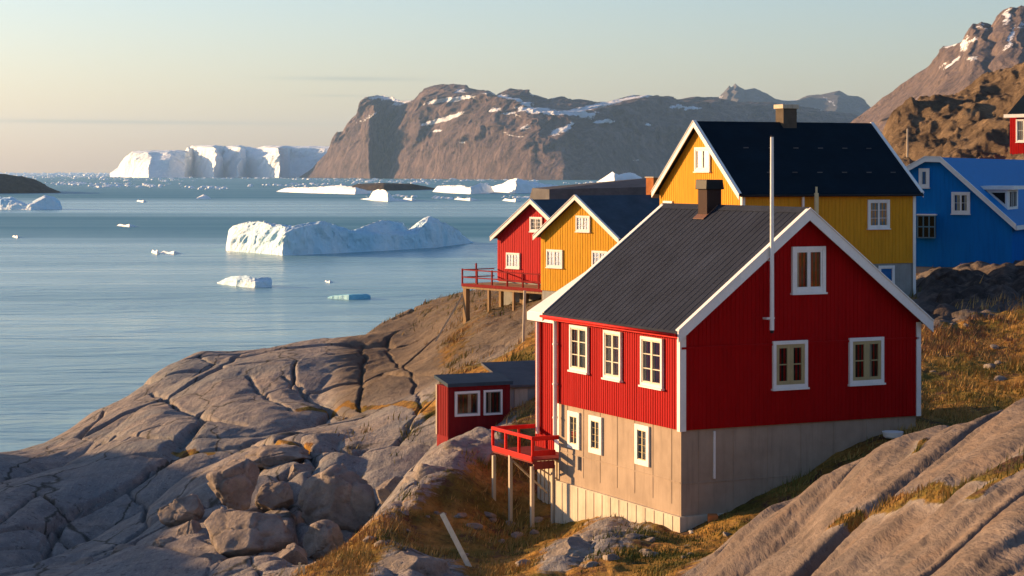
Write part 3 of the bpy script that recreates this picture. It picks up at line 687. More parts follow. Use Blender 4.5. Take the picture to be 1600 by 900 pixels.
berg('very long low iceberg with rugged sunlit left end and a pale blue side', M['ice'],
    [(353,392.0),(372,393.5),(400,395.5),(430,398),(441,399.2),(452,399.0),(466,398.4),(480,398.2),(520,396),(600,392),(680,387),(740,379.5)],
    [(1.5, [(353,388),(358,372),(372,370),(385,366),(410,372),(425,384),(438,378),(446,364),(455,360),(480,353),(500,350),(520,356),(545,364),(570,368),(620,368),(648,367),(660,352),(668,346),(684,351),(705,360),(725,372),(740,379)]),
     (9, [(353,386),(356,366),(362,354),(372,351),(385,348),(410,347),(425,356),(440,353),(450,357),(460,353),(480,349),(502,347),(520,353),(545,362),(556,361),(575,364),(620,364),(640,363),(656,346),(668,340),(690,349),(710,360),(728,373),(740,379)]),
     (20, [(353,388),(358,358),(370,352),(385,349),(420,350),(440,353),(460,355),(490,350),(520,355),(545,362),(560,357),(578,350),(592,346),(612,345),(628,348),(636,360),(650,349),(660,342),(667,339),(690,350),(712,362),(728,374),(740,379)])],
    353, 740, 420, 3.2, .11, 311, back=8, sub=18)
berg('low chunky iceberg with white left hump, drifting nearest the long iceberg', M['ice'],
    [(337,443),(365,447),(398,450),(425,448.7)], [(1, [(337,444),(350,439),(370,437),(395,441),(410,440),(425,441)]), (5, [(337,443),(350,436),(362,431.5),(385,431),(398,436),(408,433.5),(420,434),(425,437)])], 337, 425, 90, .9, .35, 321, back=4, sub=10)
berg('small flat slab of clear blue ice nearest the shore', M['iceblue'],
    [(512,466.5),(545,468.5),(579,467)], [(.5, [(512,465),(520,462),(545,461),(570,460.5),(579,463)]), (3, [(512,464),(522,461),(545,459.5),(572,459),(579,462)])], 512, 579, 60, .35, .35, 331, back=2, sub=7)
berg('pale blue iceberg below the dark headland, with a white saddle', M['ice'],
    [(-60,325),(0,327.5),(50,328),(97,327)], [(4, [(-60,315),(0,313),(20,314),(40,321),(52,319),(70,309),(85,313),(97,323)]), (20, [(-60,308),(0,308),(14,308),(26,312),(42,320),(56,312),(68,306),(84,308),(93,315),(97,323)])], -60, 97, 120, 4, .05, 341, back=14, sub=12)
berg('little white peaked iceberg standing alone in front of the horizon ice', M['icewhite'], [(306,311),(329,311)], [(3, [(306,310),(314,307),(320,305.5),(326,308),(329,310)]), (9, [(306,310),(313,306),(318,303.5),(324,306),(329,310)])], 306, 329, 40, 2, .1, 351, back=6, sub=7)
berg('sunlit dome shaped iceberg just in front of the dark skerry', M['icewhite'], [(560,311),(580,313),(606,315),(636,313.5)], [(4, [(560,312),(576,311),(580,303),(590,299),(605,303),(612,310),(636,312.5)]), (14, [(560,311.5),(577,309),(582,299),(590,296),(600,296.5),(610,304),(616,310),(636,312)])], 560, 636, 90, 2.6, .07, 361, back=10, sub=9)
berg('long low crumbling ice shelf left of the dark skerry', M['icewhite'], [(432,299.6),(480,301.5),(555,303.6),(580,302.5)], [(4, [(432,300),(445,297),(480,296),(500,297),(530,294),(555,297),(580,300)]), (20, [(432,299),(445,294),(460,293),(480,293),(500,292),(530,290),(550,292),(580,299)])], 432, 580, 150, 5, .05, 371, back=20, sub=8)
berg('white crumbly iceberg right of the dark skerry', M['icewhite'], [(676,299.6),(700,301.5),(735,303.3),(770,301.5)], [(5, [(676,300),(685,294),(705,292),(730,295),(745,292),(770,296)]), (25, [(676,299),(683,291),(700,290),(720,290),(733,293),(750,286),(762,289),(770,295)])], 676, 770, 120, 6, .05, 381, back=20, sub=9)
berg('wedge shaped iceberg with white slope and blue tail above the red house', M['icewhite'], [(745,298),(790,301),(806,302),(860,301),(920,299)], [(8, [(745,299),(770,295),(790,291),(803,284),(810,287),(860,294),(920,297)]), (40, [(745,298),(770,291),(785,287),(795,281),(806,279),(822,282),(850,288),(920,296)])], 745, 920, 150, 6, .035, 391, back=30, sub=9)
berg('small white pointed iceberg seen over the grey roof', M['icewhite'], [(932,286),(960,287),(1010,286)], [(10, [(932,285),(945,279),(955,273),(962,278),(990,276),(1010,284)]), (40, [(932,284.5),(944,277),(957,268),(966,273),(985,269),(1010,283)])], 932, 1010, 90, 8, .02, 401, back=30, sub=8)
berg('white round iceberg peeping left of the tall yellow gable', M['icewhite'], [(1024,277),(1050,277.5),(1070,277)], [(10, [(1024,275),(1036,266),(1050,268),(1070,274)]), (40, [(1024,274),(1033,262),(1042,260),(1056,264),(1070,274)])], 1024, 1070, 60, 9, .02, 411, back=30, sub=8)
for lab, cx, y, w_, h_, sd in (('flat white ice floe left of the long iceberg and far from it', 197, 354, 17, 4, 1), ('tiny white ice floe near the left edge of the bay', 25, 371.5, 7, 4, 2),
        ('two humped white growler just left of the long iceberg', 243, 397, 8, 7, 3), ('flat bluish growler trailing beside the two humped one', 266, 396.5, 18, 4.5, 4), ('tiny white growler between the blue slab and the long iceberg', 513, 441.5, 7, 3.5, 5),
        ('small white floe beneath the horizon ice pack', 221, 315.5, 9, 3, 6), ('broken floe to the right of the dome shaped iceberg', 640, 312.5, 12, 4, 7), ('flat white floe below the wedge shaped iceberg', 728, 313, 22, 4, 8), ('white floe closest to the roof ridge of the small red house', 800, 315, 18, 5, 9)):
    berg(lab, M['icewhite'], [(cx-w_, y-.4*h_), (cx+.3*w_, y+.8), (cx+w_, y)], [(.8, [(cx-w_, y), (cx-w_*.5, y-h_*.5), (cx, y-h_*.3), (cx+w_*.4, y-h_*.6), (cx+w_, y)]), (3, [(cx-w_, y), (cx-w_*.6, y-h_), (cx-w_*.1, y-h_*.6), (cx+w_*.3, y-h_), (cx+w_, y)])],
         cx-w_, cx+w_, 36, .4 if y > 340 else 1.0, .4 if y > 340 else .12, 420+sd, back=3, sub=6, name='ice_floe', cat='ice floe', group='small ice floes in the bay')
# uncountable brash ice towards the horizon
def brash():
    mb_v = []; mb_f = []
    def chunk(x, y, r, h):
        b = len(mb_v); k = 7; a0 = random.random()*6
        rad = [r*random.uniform(.6, 1.2) for _ in range(k)]
        for lv, s_ in ((-.5, 1), (h*.7, .8), (h, .35)):
            for i in range(k):
                t = a0+2*math.pi*i/k; mb_v.append((x+math.cos(t)*rad[i]*s_*1.4, y+math.sin(t)*rad[i]*s_, lv*random.uniform(.8, 1.2)))
        for lv in range(2):
            for i in range(k):
                j = (i+1) % k; mb_f.append((b+lv*k+i, b+lv*k+j, b+lv*k+k+j, b+lv*k+k+i))
        mb_f.append(tuple(b+2*k+i for i in range(k)))
    for _ in range(5200):
        py = 268 + random.choice((random.uniform(2.6, 9), random.uniform(3.2, 6.5), random.uniform(4, 20)))
        px = random.uniform(-60, 1120); d = CAM_Z*F/(py-HY)
        if py > 280:
            bn = vn(np.array([px*.008]), np.array([py*.35]), 9)[0]
            if bn < .18: continue
        s_ = random.uniform(.4, 1.0)**2*d/F*(3.2 if py < 280 else 3.5)
        chunk((px-800)/F*d, d, s_*1.0, s_*.55)
    for cx, cy, n_, sx in ((170,291,60,30),(235,291,40,18),(330,294,46,34),(700,309,30,26),(820,309,40,26),(770,300,40,40),(620,307,26,30),(130,288,40,40),(880,299,50,40),(480,290,40,60)):
        for _ in range(n_):
            px = random.gauss(cx, sx*.6); py = random.gauss(cy, 1.0); d = CAM_Z*F/(py-HY); s_ = random.uniform(.3, 1)**2*d/F*4.2
            chunk((px-800)/F*d, d, s_, s_*.6)
    me = bpy.data.meshes.new('brash_ice'); me.from_pydata(mb_v, [], mb_f); me.materials.append(M['icewhite'])
    o = bpy.data.objects.new('brash_ice', me); col.objects.link(o); tag(o, 'scattered white brash ice across the far water', 'brash ice', kind='stuff')
brash()

# ------------------------------------------------------------------ building kit
class Face:
    """a vertical wall plane of a house: origin, run direction and outward normal in the house's own frame"""
    def __init__(s, root, org, t, n):
        s.root = root; s.o = Vector((*org, 0)); s.t = Vector((*t, 0)); s.n = Vector((*n, 0))
        Mx = Matrix.Translation(root.location) @ Matrix.Rotation(root.rotation_euler.z, 4, 'Z')
        s.wo = Mx @ s.o; s.wt = (Mx.to_3x3() @ s.t)
        s.bz = root.location.z
    def p(s, a, z, off=0.0): return s.o + s.t*a + s.n*off + Vector((0, 0, z))
    def at(s, px, py):
        k = (px-800)/F
        a = (s.wo.x - k*s.wo.y) / (k*s.wt.y - s.wt.x)
        y = s.wo.y + s.wt.y*a
        return a, CAM_Z-(py-HY)/F*y - s.bz
    def z(s, a, py):
        y = s.wo.y + s.wt.y*a; return CAM_Z-(py-HY)/F*y - s.bz
    def box(s, mb, a0, a1, z0, z1, o0, o1):
        mb.prism([s.p(a0, z0, o0), s.p(a1, z0, o0), s.p(a1, z1, o0), s.p(a0, z1, o0)], s.n*(o1-o0))
def house(name, px, d, py_base, phi, label, cat='house', group=None):
    loc = P(px, py_base, d); return empty(name, loc, phi, label, cat, group)
def top_of(prof, a):
    for (a0, z0), (a1, z1) in zip(prof[:-1], prof[1:]):
        if a0 <= a <= a1: return z0+(z1-z0)*(a-a0)/(a1-a0+1e-9)
    return prof[-1][1]
def battens(mb, face, prof, z0, sp, w, out=.012):
    a = prof[0][0]+sp*.5
    while a < prof[-1][0]-.02:
        jw = w*random.uniform(.85, 1.15)
        zt = min(top_of(prof, a-jw/2), top_of(prof, a+jw/2))-.01
        if zt > z0: face.box(mb, a-jw/2, a+jw/2, z0+random.uniform(0, .012), zt, -.01, out*random.uniform(.8, 1.2))
        a += sp
def window(face, px0, px1, py0, py1, parent, cols=2, rows=3, inside='dark', fw=.09, sash='white', sashw=.045, curtain=None, frame='white', sill=True, outp=.0, mull=None):
    pc = (px0+px1)/2
    a0 = face.at(px0, 300)[0]; a1 = face.at(px1, 300)[0]
    if a0 > a1: a0, a1 = a1, a0
    ac = (a0+a1)/2; zt = face.z(ac, py0); zb = face.z(ac, py1)
    o = .035+outp
    fr = MB()
    face.box(fr, a0, a0+fw, zb, zt, 0, o+.05); face.box(fr, a1-fw, a1, zb, zt, 0, o+.05)
    face.box(fr, a0+fw, a1-fw, zt-fw, zt, 0, o+.047); face.box(fr, a0+fw, a1-fw, zb, zb+fw, 0, o+.047)
    f = fr.build('window', M[frame], parent, bevel=.004)
    if sill:
        s_ = MB(); face.box(s_, a0-.03, a1+.03, zb-.05, zb-.002, 0, o+.09); s_.build('sill', M[frame], f)
    i0, i1, j0, j1 = a0+fw, a1-fw, zb+fw, zt-fw
    sh = MB(); w2 = sashw
    # outer sash ring(s): two casements when cols == 2
    nc = 2 if cols >= 2 else 1
    for k in range(nc):
        c0 = i0+(i1-i0)*k/nc+.002; c1 = i0+(i1-i0)*(k+1)/nc-.002
        face.box(sh, c0, c0+w2, j0, j1, .028, o+.030); face.box(sh, c1-w2, c1, j0, j1, .028, o+.030)
        face.box(sh, c0+w2, c1-w2, j0, j0+w2, .028, o+.027); face.box(sh, c0+w2, c1-w2, j1-w2, j1, .028, o+.027)
    mw = mull or w2*.55
    for r_ in range(1, rows):
        zz = j0+(j1-j0)*r_/rows; face.box(sh, i0+w2*.8, i1-w2*.8, zz-mw/2, zz+mw/2, .030, o+.020)
    if cols > 2:
        for c in range(1, cols):
            if abs(c/cols-.5) < .01: continue
            aa = i0+(i1-i0)*c/cols; face.box(sh, aa-mw/2, aa+mw/2, j0+w2*.8, j1-w2*.8, .031, o+.018)
    sh.build('sash', M[sash], f)
    bk = MB(); face.box(bk, i0, i1, j0, j1, .0, .010); bk.build('room_backing', M[inside], f)  # thin flat sheet behind the pane in place of a deep interior
    if curtain:
        for c0, c1 in curtain:
            cu = MB(); n_ = 6; x0 = i0+(i1-i0)*c0; x1 = i0+(i1-i0)*c1
            for k in range(n_):
                face.box(cu, x0+(x1-x0)*k/n_, x0+(x1-x0)*(k+.86)/n_, j0, j1, .010, .014+.004*(k % 2))
            cu.build('curtain', M['curtain'], f)
    pn = MB(); b_ = len(pn.v)
    pn.v += [tuple(face.p(a, z, .026)) for a, z in ((i0, j0), (i1, j0), (i1, j1), (i0, j1))]; pn.f.append((0, 1, 2, 3))
    pn.build('pane', M['glass'], f)
    return f
def body(parent, mname, prof, axis, L, z0, sp, w, faces, name='wall', out=.012):
    """prof: wall-top outline across the gable; axis 'x' when the ridge runs along local x, 'y' when along local y"""
    mb = MB()
    pts = [(prof[0][0], z0)] + list(prof) + [(prof[-1][0], z0)]
    if axis == 'y': mb.prism([(a, 0, z) for a, z in pts], (0, L, 0))
    else: mb.prism([(0, a, z) for a, z in pts], (L, 0, 0))
    for fc, pr in faces: battens(mb, fc, pr, z0, sp, w, out)
    return mb.build(name, M[mname], parent)
def roof(parent, mname, out, axis, y0, y1, t=.10, ribs=0, rib_h=.025, rib_w=.04, name='roof', sides=(0, 1)):
    """out: outline of the roof's top across the gable (eave .. ridge .. eave), y0..y1 along the ridge"""
    mb = MB()
    lo = [(a, z-t) for a, z in out]
    pts = list(out)+lo[::-1]
    cv = (lambda a, b, z: (a, b, z)) if axis == 'y' else (lambda a, b, z: (b, a, z))
    mb.prism([cv(a, y0, z) for a, z in pts], cv(0, y1-y0, 0))
    if ribs:
        n = int((y1-y0)/ribs)
        for k in range(n):
            yy = y0+(k+.5)*(y1-y0)/n
            for si in range(len(out)-1):
                (a0, z0), (a1, z1) = out[si], out[si+1]
                ww = rib_w
                mb.prism([cv(a0, yy-ww/2, z0-.01), cv(a0, yy-ww/5, z0+rib_h), cv(a0, yy+ww/5, z0+rib_h), cv(a0, yy+ww/2, z0-.01)], cv(a1-a0, 0, z1-z0))
    return mb.build(name, M[mname], parent)
def barge(parent, out, axis, pos, nrm, h, t=.04, m='white', name='bargeboard', cap=.05, segs=None):
    """boards along the roof edge at one gable end; pos is the coordinate of their back, nrm = +-1"""
    cv = (lambda a, b, z: (a, b, z)) if axis == 'y' else (lambda a, b, z: (b, a, z))
    for i, ((a0, z0), (a1, z1)) in enumerate(zip(out[:-1], out[1:])):
        if segs and i not in segs: continue
        mb = MB()
        mb.prism([cv(a0, pos, z0+cap*.3), cv(a1, pos, z1+cap*.3), cv(a1, pos, z1-h), cv(a0, pos, z0-h)], cv(0, nrm*t, 0))
        mb.prism([cv(a0, pos-nrm*.10, z0+cap*.3), cv(a1, pos-nrm*.10, z1+cap*.3), cv(a1, pos-nrm*.10, z1+cap), cv(a0, pos-nrm*.10, z0+cap)], cv(0, nrm*(t+.13), 0))
        mb.build(name, M[m], parent)

# ------------------------------------------------------------------ 1. the big red house in front
PHI = R(25.9); RB = 9.70
RH = empty('wooden_house', (4.52, 55, CAM_Z-RB), PHI, 'large red board house with black ribbed roof on a tall concrete basement, nearest in view', 'house', 'painted wooden houses of the village')
W1, L1 = 7.88, 7.30
zr = lambda r_: r_+RB
gable = Face(RH, (0, 0), (1, 0), (0, -1)); side = Face(RH, (0, 0), (0, 1), (-1, 0))
eL, eR, ri = (-.26, zr(-4.27)), (W1+.26, zr(-4.27)), (W1/2, zr(-1.04))
slope = (ri[1]-eL[1])/(ri[0]-eL[0])
wt_ = eL[1]+.26*slope-.10
prof = [(0, wt_), (W1/2, ri[1]-.12), (W1, wt_)]
zw = zr(-6.96)
# side wall and gable clad separately: ribbed sheets of boards; the gable has a drip board at eaves height
body(RH, 'red', prof, 'y', L1, zw, .13, .055, [(gable, prof), (side, [(0, wt_), (L1, wt_)])])
dm = MB(); gable.box(dm, .02, W1-.02, zr(-4.78), zr(-4.72), 0, .045); dm.build('drip_board', M['red'], RH)
# basement with plaster panels, footing
bs = MB(); bs.box(.06, W1-.06, .06, L1-.05, -1.6, zw)
for k in range(7):                                              # panel joints stand a little proud as thin cover strips
    a = .55+k*1.02; side.box(bs, a, a+.025, .7, zw, -.02-.06, -.06+.012)
    a = .6+k*1.1; gable.box(bs, a, a+.025, -.2, zw, -.08, -.06+.012)
side.box(bs, 0.1, L1-.1, 1.30, 1.33, -.08, -.045); gable.box(bs, .1, W1-.1, 1.28, 1.31, -.08, -.045)
bs.build('basement_wall', M['conc'], RH)
ft = MB(); ft.box(-.03, W1, -.03, L1+.02, -2.4, .42)
for k in range(14): side.box(ft, .35+k*.5, .38+k*.5, -1.5, .40, .02, .045)
ft.build('footing', M['conc2'], RH)
roof(RH, 'roof', [eL, ri, eR], 'y', -.30, 7.72, .09, ribs=.30, rib_h=.012, rib_w=.05)
barge(RH, [eL, ri, eR], 'y', -.30, -1, .30)
barge(RH, [eL, ri, eR], 'y', 7.72, 1, .26)
rc = MB(); rc.prism([(W1/2-.16, -.32, ri[1]-.10), (W1/2, -.32, ri[1]+.06), (W1/2+.16, -.32, ri[1]-.10)], (0, 8.06, 0)); rc.build('ridge_cap', M['roof'], RH)
fs = MB(); fs.box(-.235, -.20, -.28, 7.70, zr(-4.27)-.19, zr(-4.27)-.06); fs.build('fascia', M['redrail'], RH)
gt = MB(); gt.tube((-.33, -.25, zr(-4.36)), (-.33, 7.7, zr(-4.36)), .04); gt.build('gutter', M['redrail'], RH, smooth=True)
cb = MB(); cb.box(-.035, .16, -.035, -.004, zr(-6.99), wt_-.14); cb.box(-.036, -.024, -.036, .12, zr(-6.99), wt_-.14); cb.build('corner_board', M['white'], RH)
cb = MB(); cb.box(W1-.10, W1+.045, -.045, -.003, zr(-6.97), wt_-.12); cb.box(W1+.023, W1+.046, -.046, .12, zr(-6.97), wt_-.12); cb.build('corner_board', M['white'], RH)
for a in (.02,):                                               # downpipes
    dp = MB(); dp.tube((-.10, L1-.12, zr(-4.40)), (-.10, L1-.12, zr(-7.9)), .065)
    for q in (-5.2, -6.4, -7.4): dp.tube((-.10, L1-.12, zr(q)), (-.10, L1-.12, zr(q)+.05), .085)
    dp.build('downpipe', M['white'], RH, smooth=False)
# windows
cur = [(0, .42), (.60, .95)]
window(side, 893, 921, 509, 580, RH, 2, 3, 'greyshade', .08, 'cream2', .045, [(.05, .30), (.38, .70)])
window(side, 946, 973, 517, 592, RH, 2, 3, 'greyshade', .08, 'cream2', .045, [(.0, .2), (.75, 1)])
window(side, 1004, 1038, 527, 604, RH, 2, 3, 'dark', .08, 'cream2', .045, [(.86, 1)])
sideb = Face(RH, (.06, 0), (0, 1), (-1, 0))
for x0, x1, y0, y1 in ((889, 907, 643, 701), (922, 942, 650, 709), (994, 1016, 664, 727)):
    window(sideb, x0, x1, y0, y1, RH, 2, 4, 'dark', .15, 'cream', .02, [(0, .45)], outp=-.025, sill=False, mull=.012)
window(gable, 1206, 1260, 532, 606, RH, 2, 2, 'dark', .10, 'sashdull', .10, None, mull=.03)
window(gable, 1325.5, 1379, 527, 599, RH, 2, 2, 'dark', .10, 'sashdull', .09, [(.62, .70)], mull=.03)
window(gable, 1236, 1288, 385, 457, RH, 2, 1, 'dark', .11, 'white', .05, [(.10, .16)])
# chimney
chy = 4.75; chx = W1/2-.12; rzz_ = zr(-1.04)
ch = MB(); ch.box(chx-.25, chx+.25, chy-.26, chy+.26, zr(-2.0), zr(-.50)); c_ = ch.build('chimney', M['chimdark'], RH, bevel=.01)
ck = MB(); ck.prism([(chx-.31, chy-.32, zr(-.53)), (chx+.31, chy-.32, zr(-.53)), (chx+.28, chy-.30, zr(-.24)), (chx-.28, chy-.30, zr(-.24))], (0, .63, 0)); ck.build('chimney_cap', M['black'], c_, bevel=.015)
fl = MB(); fa0, fa1 = chx-.40, W1/2-.02
fl.prism([(fa0, chy-.30, rzz_-(W1/2-fa0)*slope+.03), (fa1, chy-.30, rzz_-(W1/2-fa1)*slope+.03), (fa1, chy-.30, rzz_-(W1/2-fa1)*slope+.07), (fa0, chy-.30, rzz_-(W1/2-fa0)*slope+.05)], (0, .6, 0)); fl.build('flashing', M['chimbrown'], c_)
# rear entry annex, set back, with a white sheet roof
an = MB(); AX, AY0, AY1 = .72, L1+.0, 10.15
an.box(AX, AX+3.0, AY0+.003, AY1, zr(-8.78), zr(-4.62))
annf = Face(RH, (AX, AY0), (0, 1), (-1, 0)); battens(an, annf, [(0, zr(-4.62)), (AY1-AY0, zr(-4.62))], zr(-8.78), .13, .055)
an.build('annex_wall', M['red'], RH)
af = MB(); af.box(AX+.05, AX+2.9, AY0+.05, AY1-.05, zr(-12.0), zr(-8.79))
for k in range(10): annf.box(af, .05+k*.28, .15+k*.28, zr(-11.9), zr(-8.8), -.06, -.02)
af.build('annex_foundation', M['conc2'], RH)
ar = MB()
ar.prism([(AX-.20, 7.80, zr(-4.38)), (AX+2.2, 7.80, zr(-2.98)), (AX+2.2, 7.80, zr(-3.08)), (AX-.20, 7.80, zr(-4.50))], (0, 2.45, 0))
ar.build('annex_roof', M['white'], RH)
ag = MB(); ag.prism([(AX-.23, 7.78, zr(-4.40)), (AX-.23, 7.78, zr(-4.66)), (AX-.16, 7.78, zr(-4.66)), (AX-.16, 7.78, zr(-4.42))], (0, 2.50, 0)); ag.build('annex_fascia', M['white'], RH)
dp = MB(); dp.tube((AX-.09, AY1-.35, zr(-4.7)), (AX-.09, AY1-.35, zr(-8.2)), .06); dp.build('downpipe', M['white'], RH, smooth=False)
dr = MB(); annf.box(dr, .75, 1.45, zr(-8.75), zr(-6.95), 0, .04); dr.build('entrance_door', M['white'], RH)
# deck and rails on posts
zf = zr(-8.62); zt = zr(-7.93); X0 = -.79; Y0d, Y1d = L1+.02, 10.1
dk = MB()
for k in range(12): dk.box(X0+.02, AX-.03, Y0d+k*.232, Y0d+k*.232+.215, zf-.05, zf)
dk.box(X0, X0+.06, Y0d, Y1d, zf-.12, zf-.052); dk.box(AX-.12, AX-.05, Y0d, Y1d, zf-.20, zf-.052)
D = empty('porch_deck', (0, 0, 0), 0, 'x', 'x'); D.parent = RH
for k_ in ('label', 'category'): del D[k_]
dk.build('deck_floor', M['deckwood'], D)
rl = MB()
rl.box(X0-.04, X0+.03, Y0d-.03, Y1d+.03, zt-.10, zt); rl.box(X0-.035, X0+.025, Y0d, Y1d, zf-.06, zf+.10)
rl.box(X0+.031, AX-.02, Y0d-.03, Y0d+.04, zt-.13, zt); rl.box(X0+.031, AX-.02, Y1d-.04, Y1d+.03, zt-.13, zt-.004)
rl.box(X0+.031, -.02, Y0d-.02, Y0d+.03, zf+.10, zf+.26)
for k in range(4): y = Y0d+k*(Y1d-Y0d)/3; rl.box(X0-.03, X0+.045, y-.04, y+.04, zf+.10, zt-.10)
for k in (.3, .62): rl.box(X0+k*1.4, X0+k*1.4+.07, Y1d-.03, Y1d+.02, zf, zt-.13)
rl.build('railing', M['redrail'], D, bevel=.008)
for (x, y, zb_) in ((X0+.02, Y0d+.06, -10.9), (X0+.02, Y0d+1.55, -11.2), (X0+.02, Y1d-.05, -10.4), (AX-.15, Y0d+.12, -10.9), (-.05, Y0d+.10, -10.9)):
    pm = MB(); pm.box(x-.05, x+.05, y-.05, y+.05, zr(zb_), zf-.21 if y != Y0d+1.55 else zf-.05); pm.build('post', M['palewood'], D)
sd = MB(); sd.box(X0+.05, -.05, Y0d-.01, Y0d+.02, zf-.30, zf-.06); sd.build('side_panel', M['deckwood'], D)
br_ = MB(); br_.bar((X0+.05, Y0d+1.5, zf-.2), (.5, Y0d+1.6, zf-1.3), .05); br_.build('brace', M['palewood'], D); br_ = MB(); br_.bar((AX-.2, Y0d+.15, zf-.9), (-.6, Y0d+.3, zf-.2), .05); br_.build('brace', M['palewood'], D)
# small things on the walls
cdt = MB(); a_, z_ = gable.at(1117, 672); gable.box(cdt, a_-.025, a_+.025, gable.z(a_, 748), gable.z(a_, 674), -.06, .0); cdt.build('conduit', M['white'], RH)
vt = MB(); a_, z_ = side.at(903, 716); side.box(vt, a_-.03, a_+.03, z_-.35, z_+.05, -.06, .02); vt.build('pipe_stub', M['greywall'], RH)

# flagpole on the gable
fa, fz = gable.at(1193, 515)
fp_w = RH.matrix_basis @ gable.p(fa, 0, .42)
FPo = empty('flagpole', (fp_w.x, fp_w.y, CAM_Z+rel(515, 56)), PHI, 'tall white flagpole fixed to the gable of the large red house', 'flagpole')
H_ = (515-212)/F*55.6
pm = MB(); pm.tube((0, 0, 0), (0, 0, H_), .062, .045, 16); pm.build('pole', M['white'], FPo, smooth=False)
pm = MB(); pm.tube((0, 0, H_), (0, 0, H_+.05), .05, .02, 12); pm.build('finial', M['black'], FPo)
pm = MB(); pm.tube((0, 0, -.08), (0, 0, -.001), .05, .05, 12); pm.build('foot', M['black'], FPo)
pm = MB(); pm.bar((0, .0, .30), (0, .42, .30), .05, .05); pm.bar((-.16, 0, .33), (.08, 0, .33), .03, .05); pm.build('bracket', M['white'], FPo)
pm = MB(); pm.bar((0, 0, 1.9), (0, .42, 1.9), .05, .05); pm.build('bracket', M['white'], FPo)

# ------------------------------------------------------------------ 2. the tall yellow house
PH2 = R(24)
YB = -rel(0, 1)*0
yb = 6.7
YH = empty('wooden_house', (10.125, 90, CAM_Z-yb), PH2, 'tall yellow house with steep black roof and white verges behind the large red house', 'house', 'painted wooden houses of the village')
W2, L2 = 7.7, 9.1
z2 = lambda r_: r_+yb
g2 = Face(YH, (0, 0), (0, 1), (-1, 0)); s2 = Face(YH, (0, 0), (1, 0), (0, -1))
ez = z2(-.98); rz = z2(2.30)
out2 = [(-.22, ez), (W2/2, rz), (W2+.22, ez)]
sl2 = (rz-ez)/(W2/2+.22); wt2 = ez+.22*sl2-.11
prof2 = [(0, wt2), (W2/2, rz-.14), (W2, wt2)]
body(YH, 'yellow', prof2, 'x', L2, z2(-4.18), .19, .05, [(g2, prof2), (s2, [(0, wt2), (L2, wt2)])])
b2 = MB(); b2.box(.05, L2-.05, .05, W2-.05, -1.5, z2(-4.182)); b2.build('basement_wall', M['greywall'], YH)
roof(YH, 'roofdark', out2, 'x', -.28, L2+.28, .10)
barge(YH, out2, 'x', -.28, -1, .26); barge(YH, out2, 'x', L2+.28, 1, .20)
for (yy, n_, x0_) in ((.44, 6, 1.3), (.74, 6, .9)):
    for k in range(n_):
        a = W2/2*(1-yy)*1.0 + 0.0
        yloc = -.22+(W2/2+.22)*(.28 if yy == .44 else .62); zl = ez+(yloc+.22)*sl2
        sg = MB(); x_ = x0_+.5+k*1.32; sg.box(x_, x_+.26, yloc-.03, yloc, zl+.0, zl+.05); sg.build('snow_guard', M['roofgrey'], YH)
c2 = MB(); cx2 = 4.25; c2.box(cx2, cx2+.72, W2/2-.35, W2/2+.35, rz-.5, rz+.62); cc = c2.build('chimney', M['chim'], YH, bevel=.01)
k2 = MB(); k2.box(cx2-.07, cx2+.79, W2/2-.42, W2/2+.42, rz+.62, rz+.82); k2.build('chimney_cap', M['palewood'], cc, bevel=.02)
cb = MB(); cb.box(-.03, .12, -.03, -.003, z2(-4.2), wt2-.05); cb.box(-.031, -.023, -.031, .14, z2(-4.2), wt2-.05); cb.build('corner_board', M['white'], YH)
cb = MB(); cb.box(L2-.12, L2+.03, -.03, -.003, z2(-5.8), wt2-.05); cb.build('corner_board', M['white'], YH)
ga2 = MB(); ga2.tube((-.25, -.28, ez-.09), (L2+.25, -.28, ez-.09), .05); ga2.build('gutter', M['black'], YH, smooth=True)
window(g2, 1087, 1111, 230, 268, YH, 2, 1, 'greyshade', .11, 'white', .06, [(0, .25), (.34, .6), (.7, 1)])
window(g2, 1038, 1052, 314, 345, YH, 2, 2, 'greyshade', .10, 'white', .05)
window(s2, 1355, 1389, 312, 357, YH, 2, 3, 'bluedark', .11, 'white', .04)
window(s2, 1372, 1397, 415, 447, YH, 1, 1, 'blue', .11, 'white', .03, outp=-.02)
dp = MB(); dp.tube((3.05, -.11, ez-.12), (3.05, -.11, z2(-4.3)), .06); dp.build('downpipe', M['white'], YH)
pp = MB(); a_ = s2.at(1269, 320)[0]; pp.tube((a_, -.35, ez-.9), (a_, -.35, ez+.02), .10); pp.tube((a_, -.35, ez+.02), (a_, -.35, ez+.30), .05); pp.build('vent_pipe', M['cream'], YH)

# ------------------------------------------------------------------ 3. blue house
PH3 = R(66); bb = 4.75
BH = empty('wooden_house', (24.4, 100, CAM_Z-bb), PH3, 'blue house with long catslide roof and white verge at the right edge', 'house', 'painted wooden houses of the village')
z3 = lambda r_: r_+bb
g3 = Face(BH, (0, 0), (0, 1), (-1, 0)); s3 = Face(BH, (0, 0), (1, 0), (0, -1))
out3 = [(-.25, z3(-2.62)), (3.45, z3(.70)), (4.2, z3(.72)), (7.6, z3(-1.15))]
prof3 = [(0, z3(-2.52)), (3.5, z3(.58)), (4.15, z3(.60)), (7.35, z3(-1.13))]
body(BH, 'blue', prof3, 'x', 24, 0.02, .2, .05, [(g3, prof3), (s3, [(0, z3(-2.55)), (12, z3(-2.55))])])
b3 = MB(); b3.box(.06, 23.9, .06, 7.2, -1.8, 0.018); b3.build('foundation', M['greywall'], BH)
roof(BH, 'blueroof', out3, 'x', -.25, 24.2, .10)
barge(BH, out3, 'x', -.25, -1, .24)
window(g3, 1436, 1452.5, 263, 293, BH, 1, 1, 'bluedark', .12, 'white', .05)
window(g3, 1487, 1516, 300, 334, BH, 2, 2, 'dark', .12, 'white', .04, [(.1, .25), (.6, .8)])
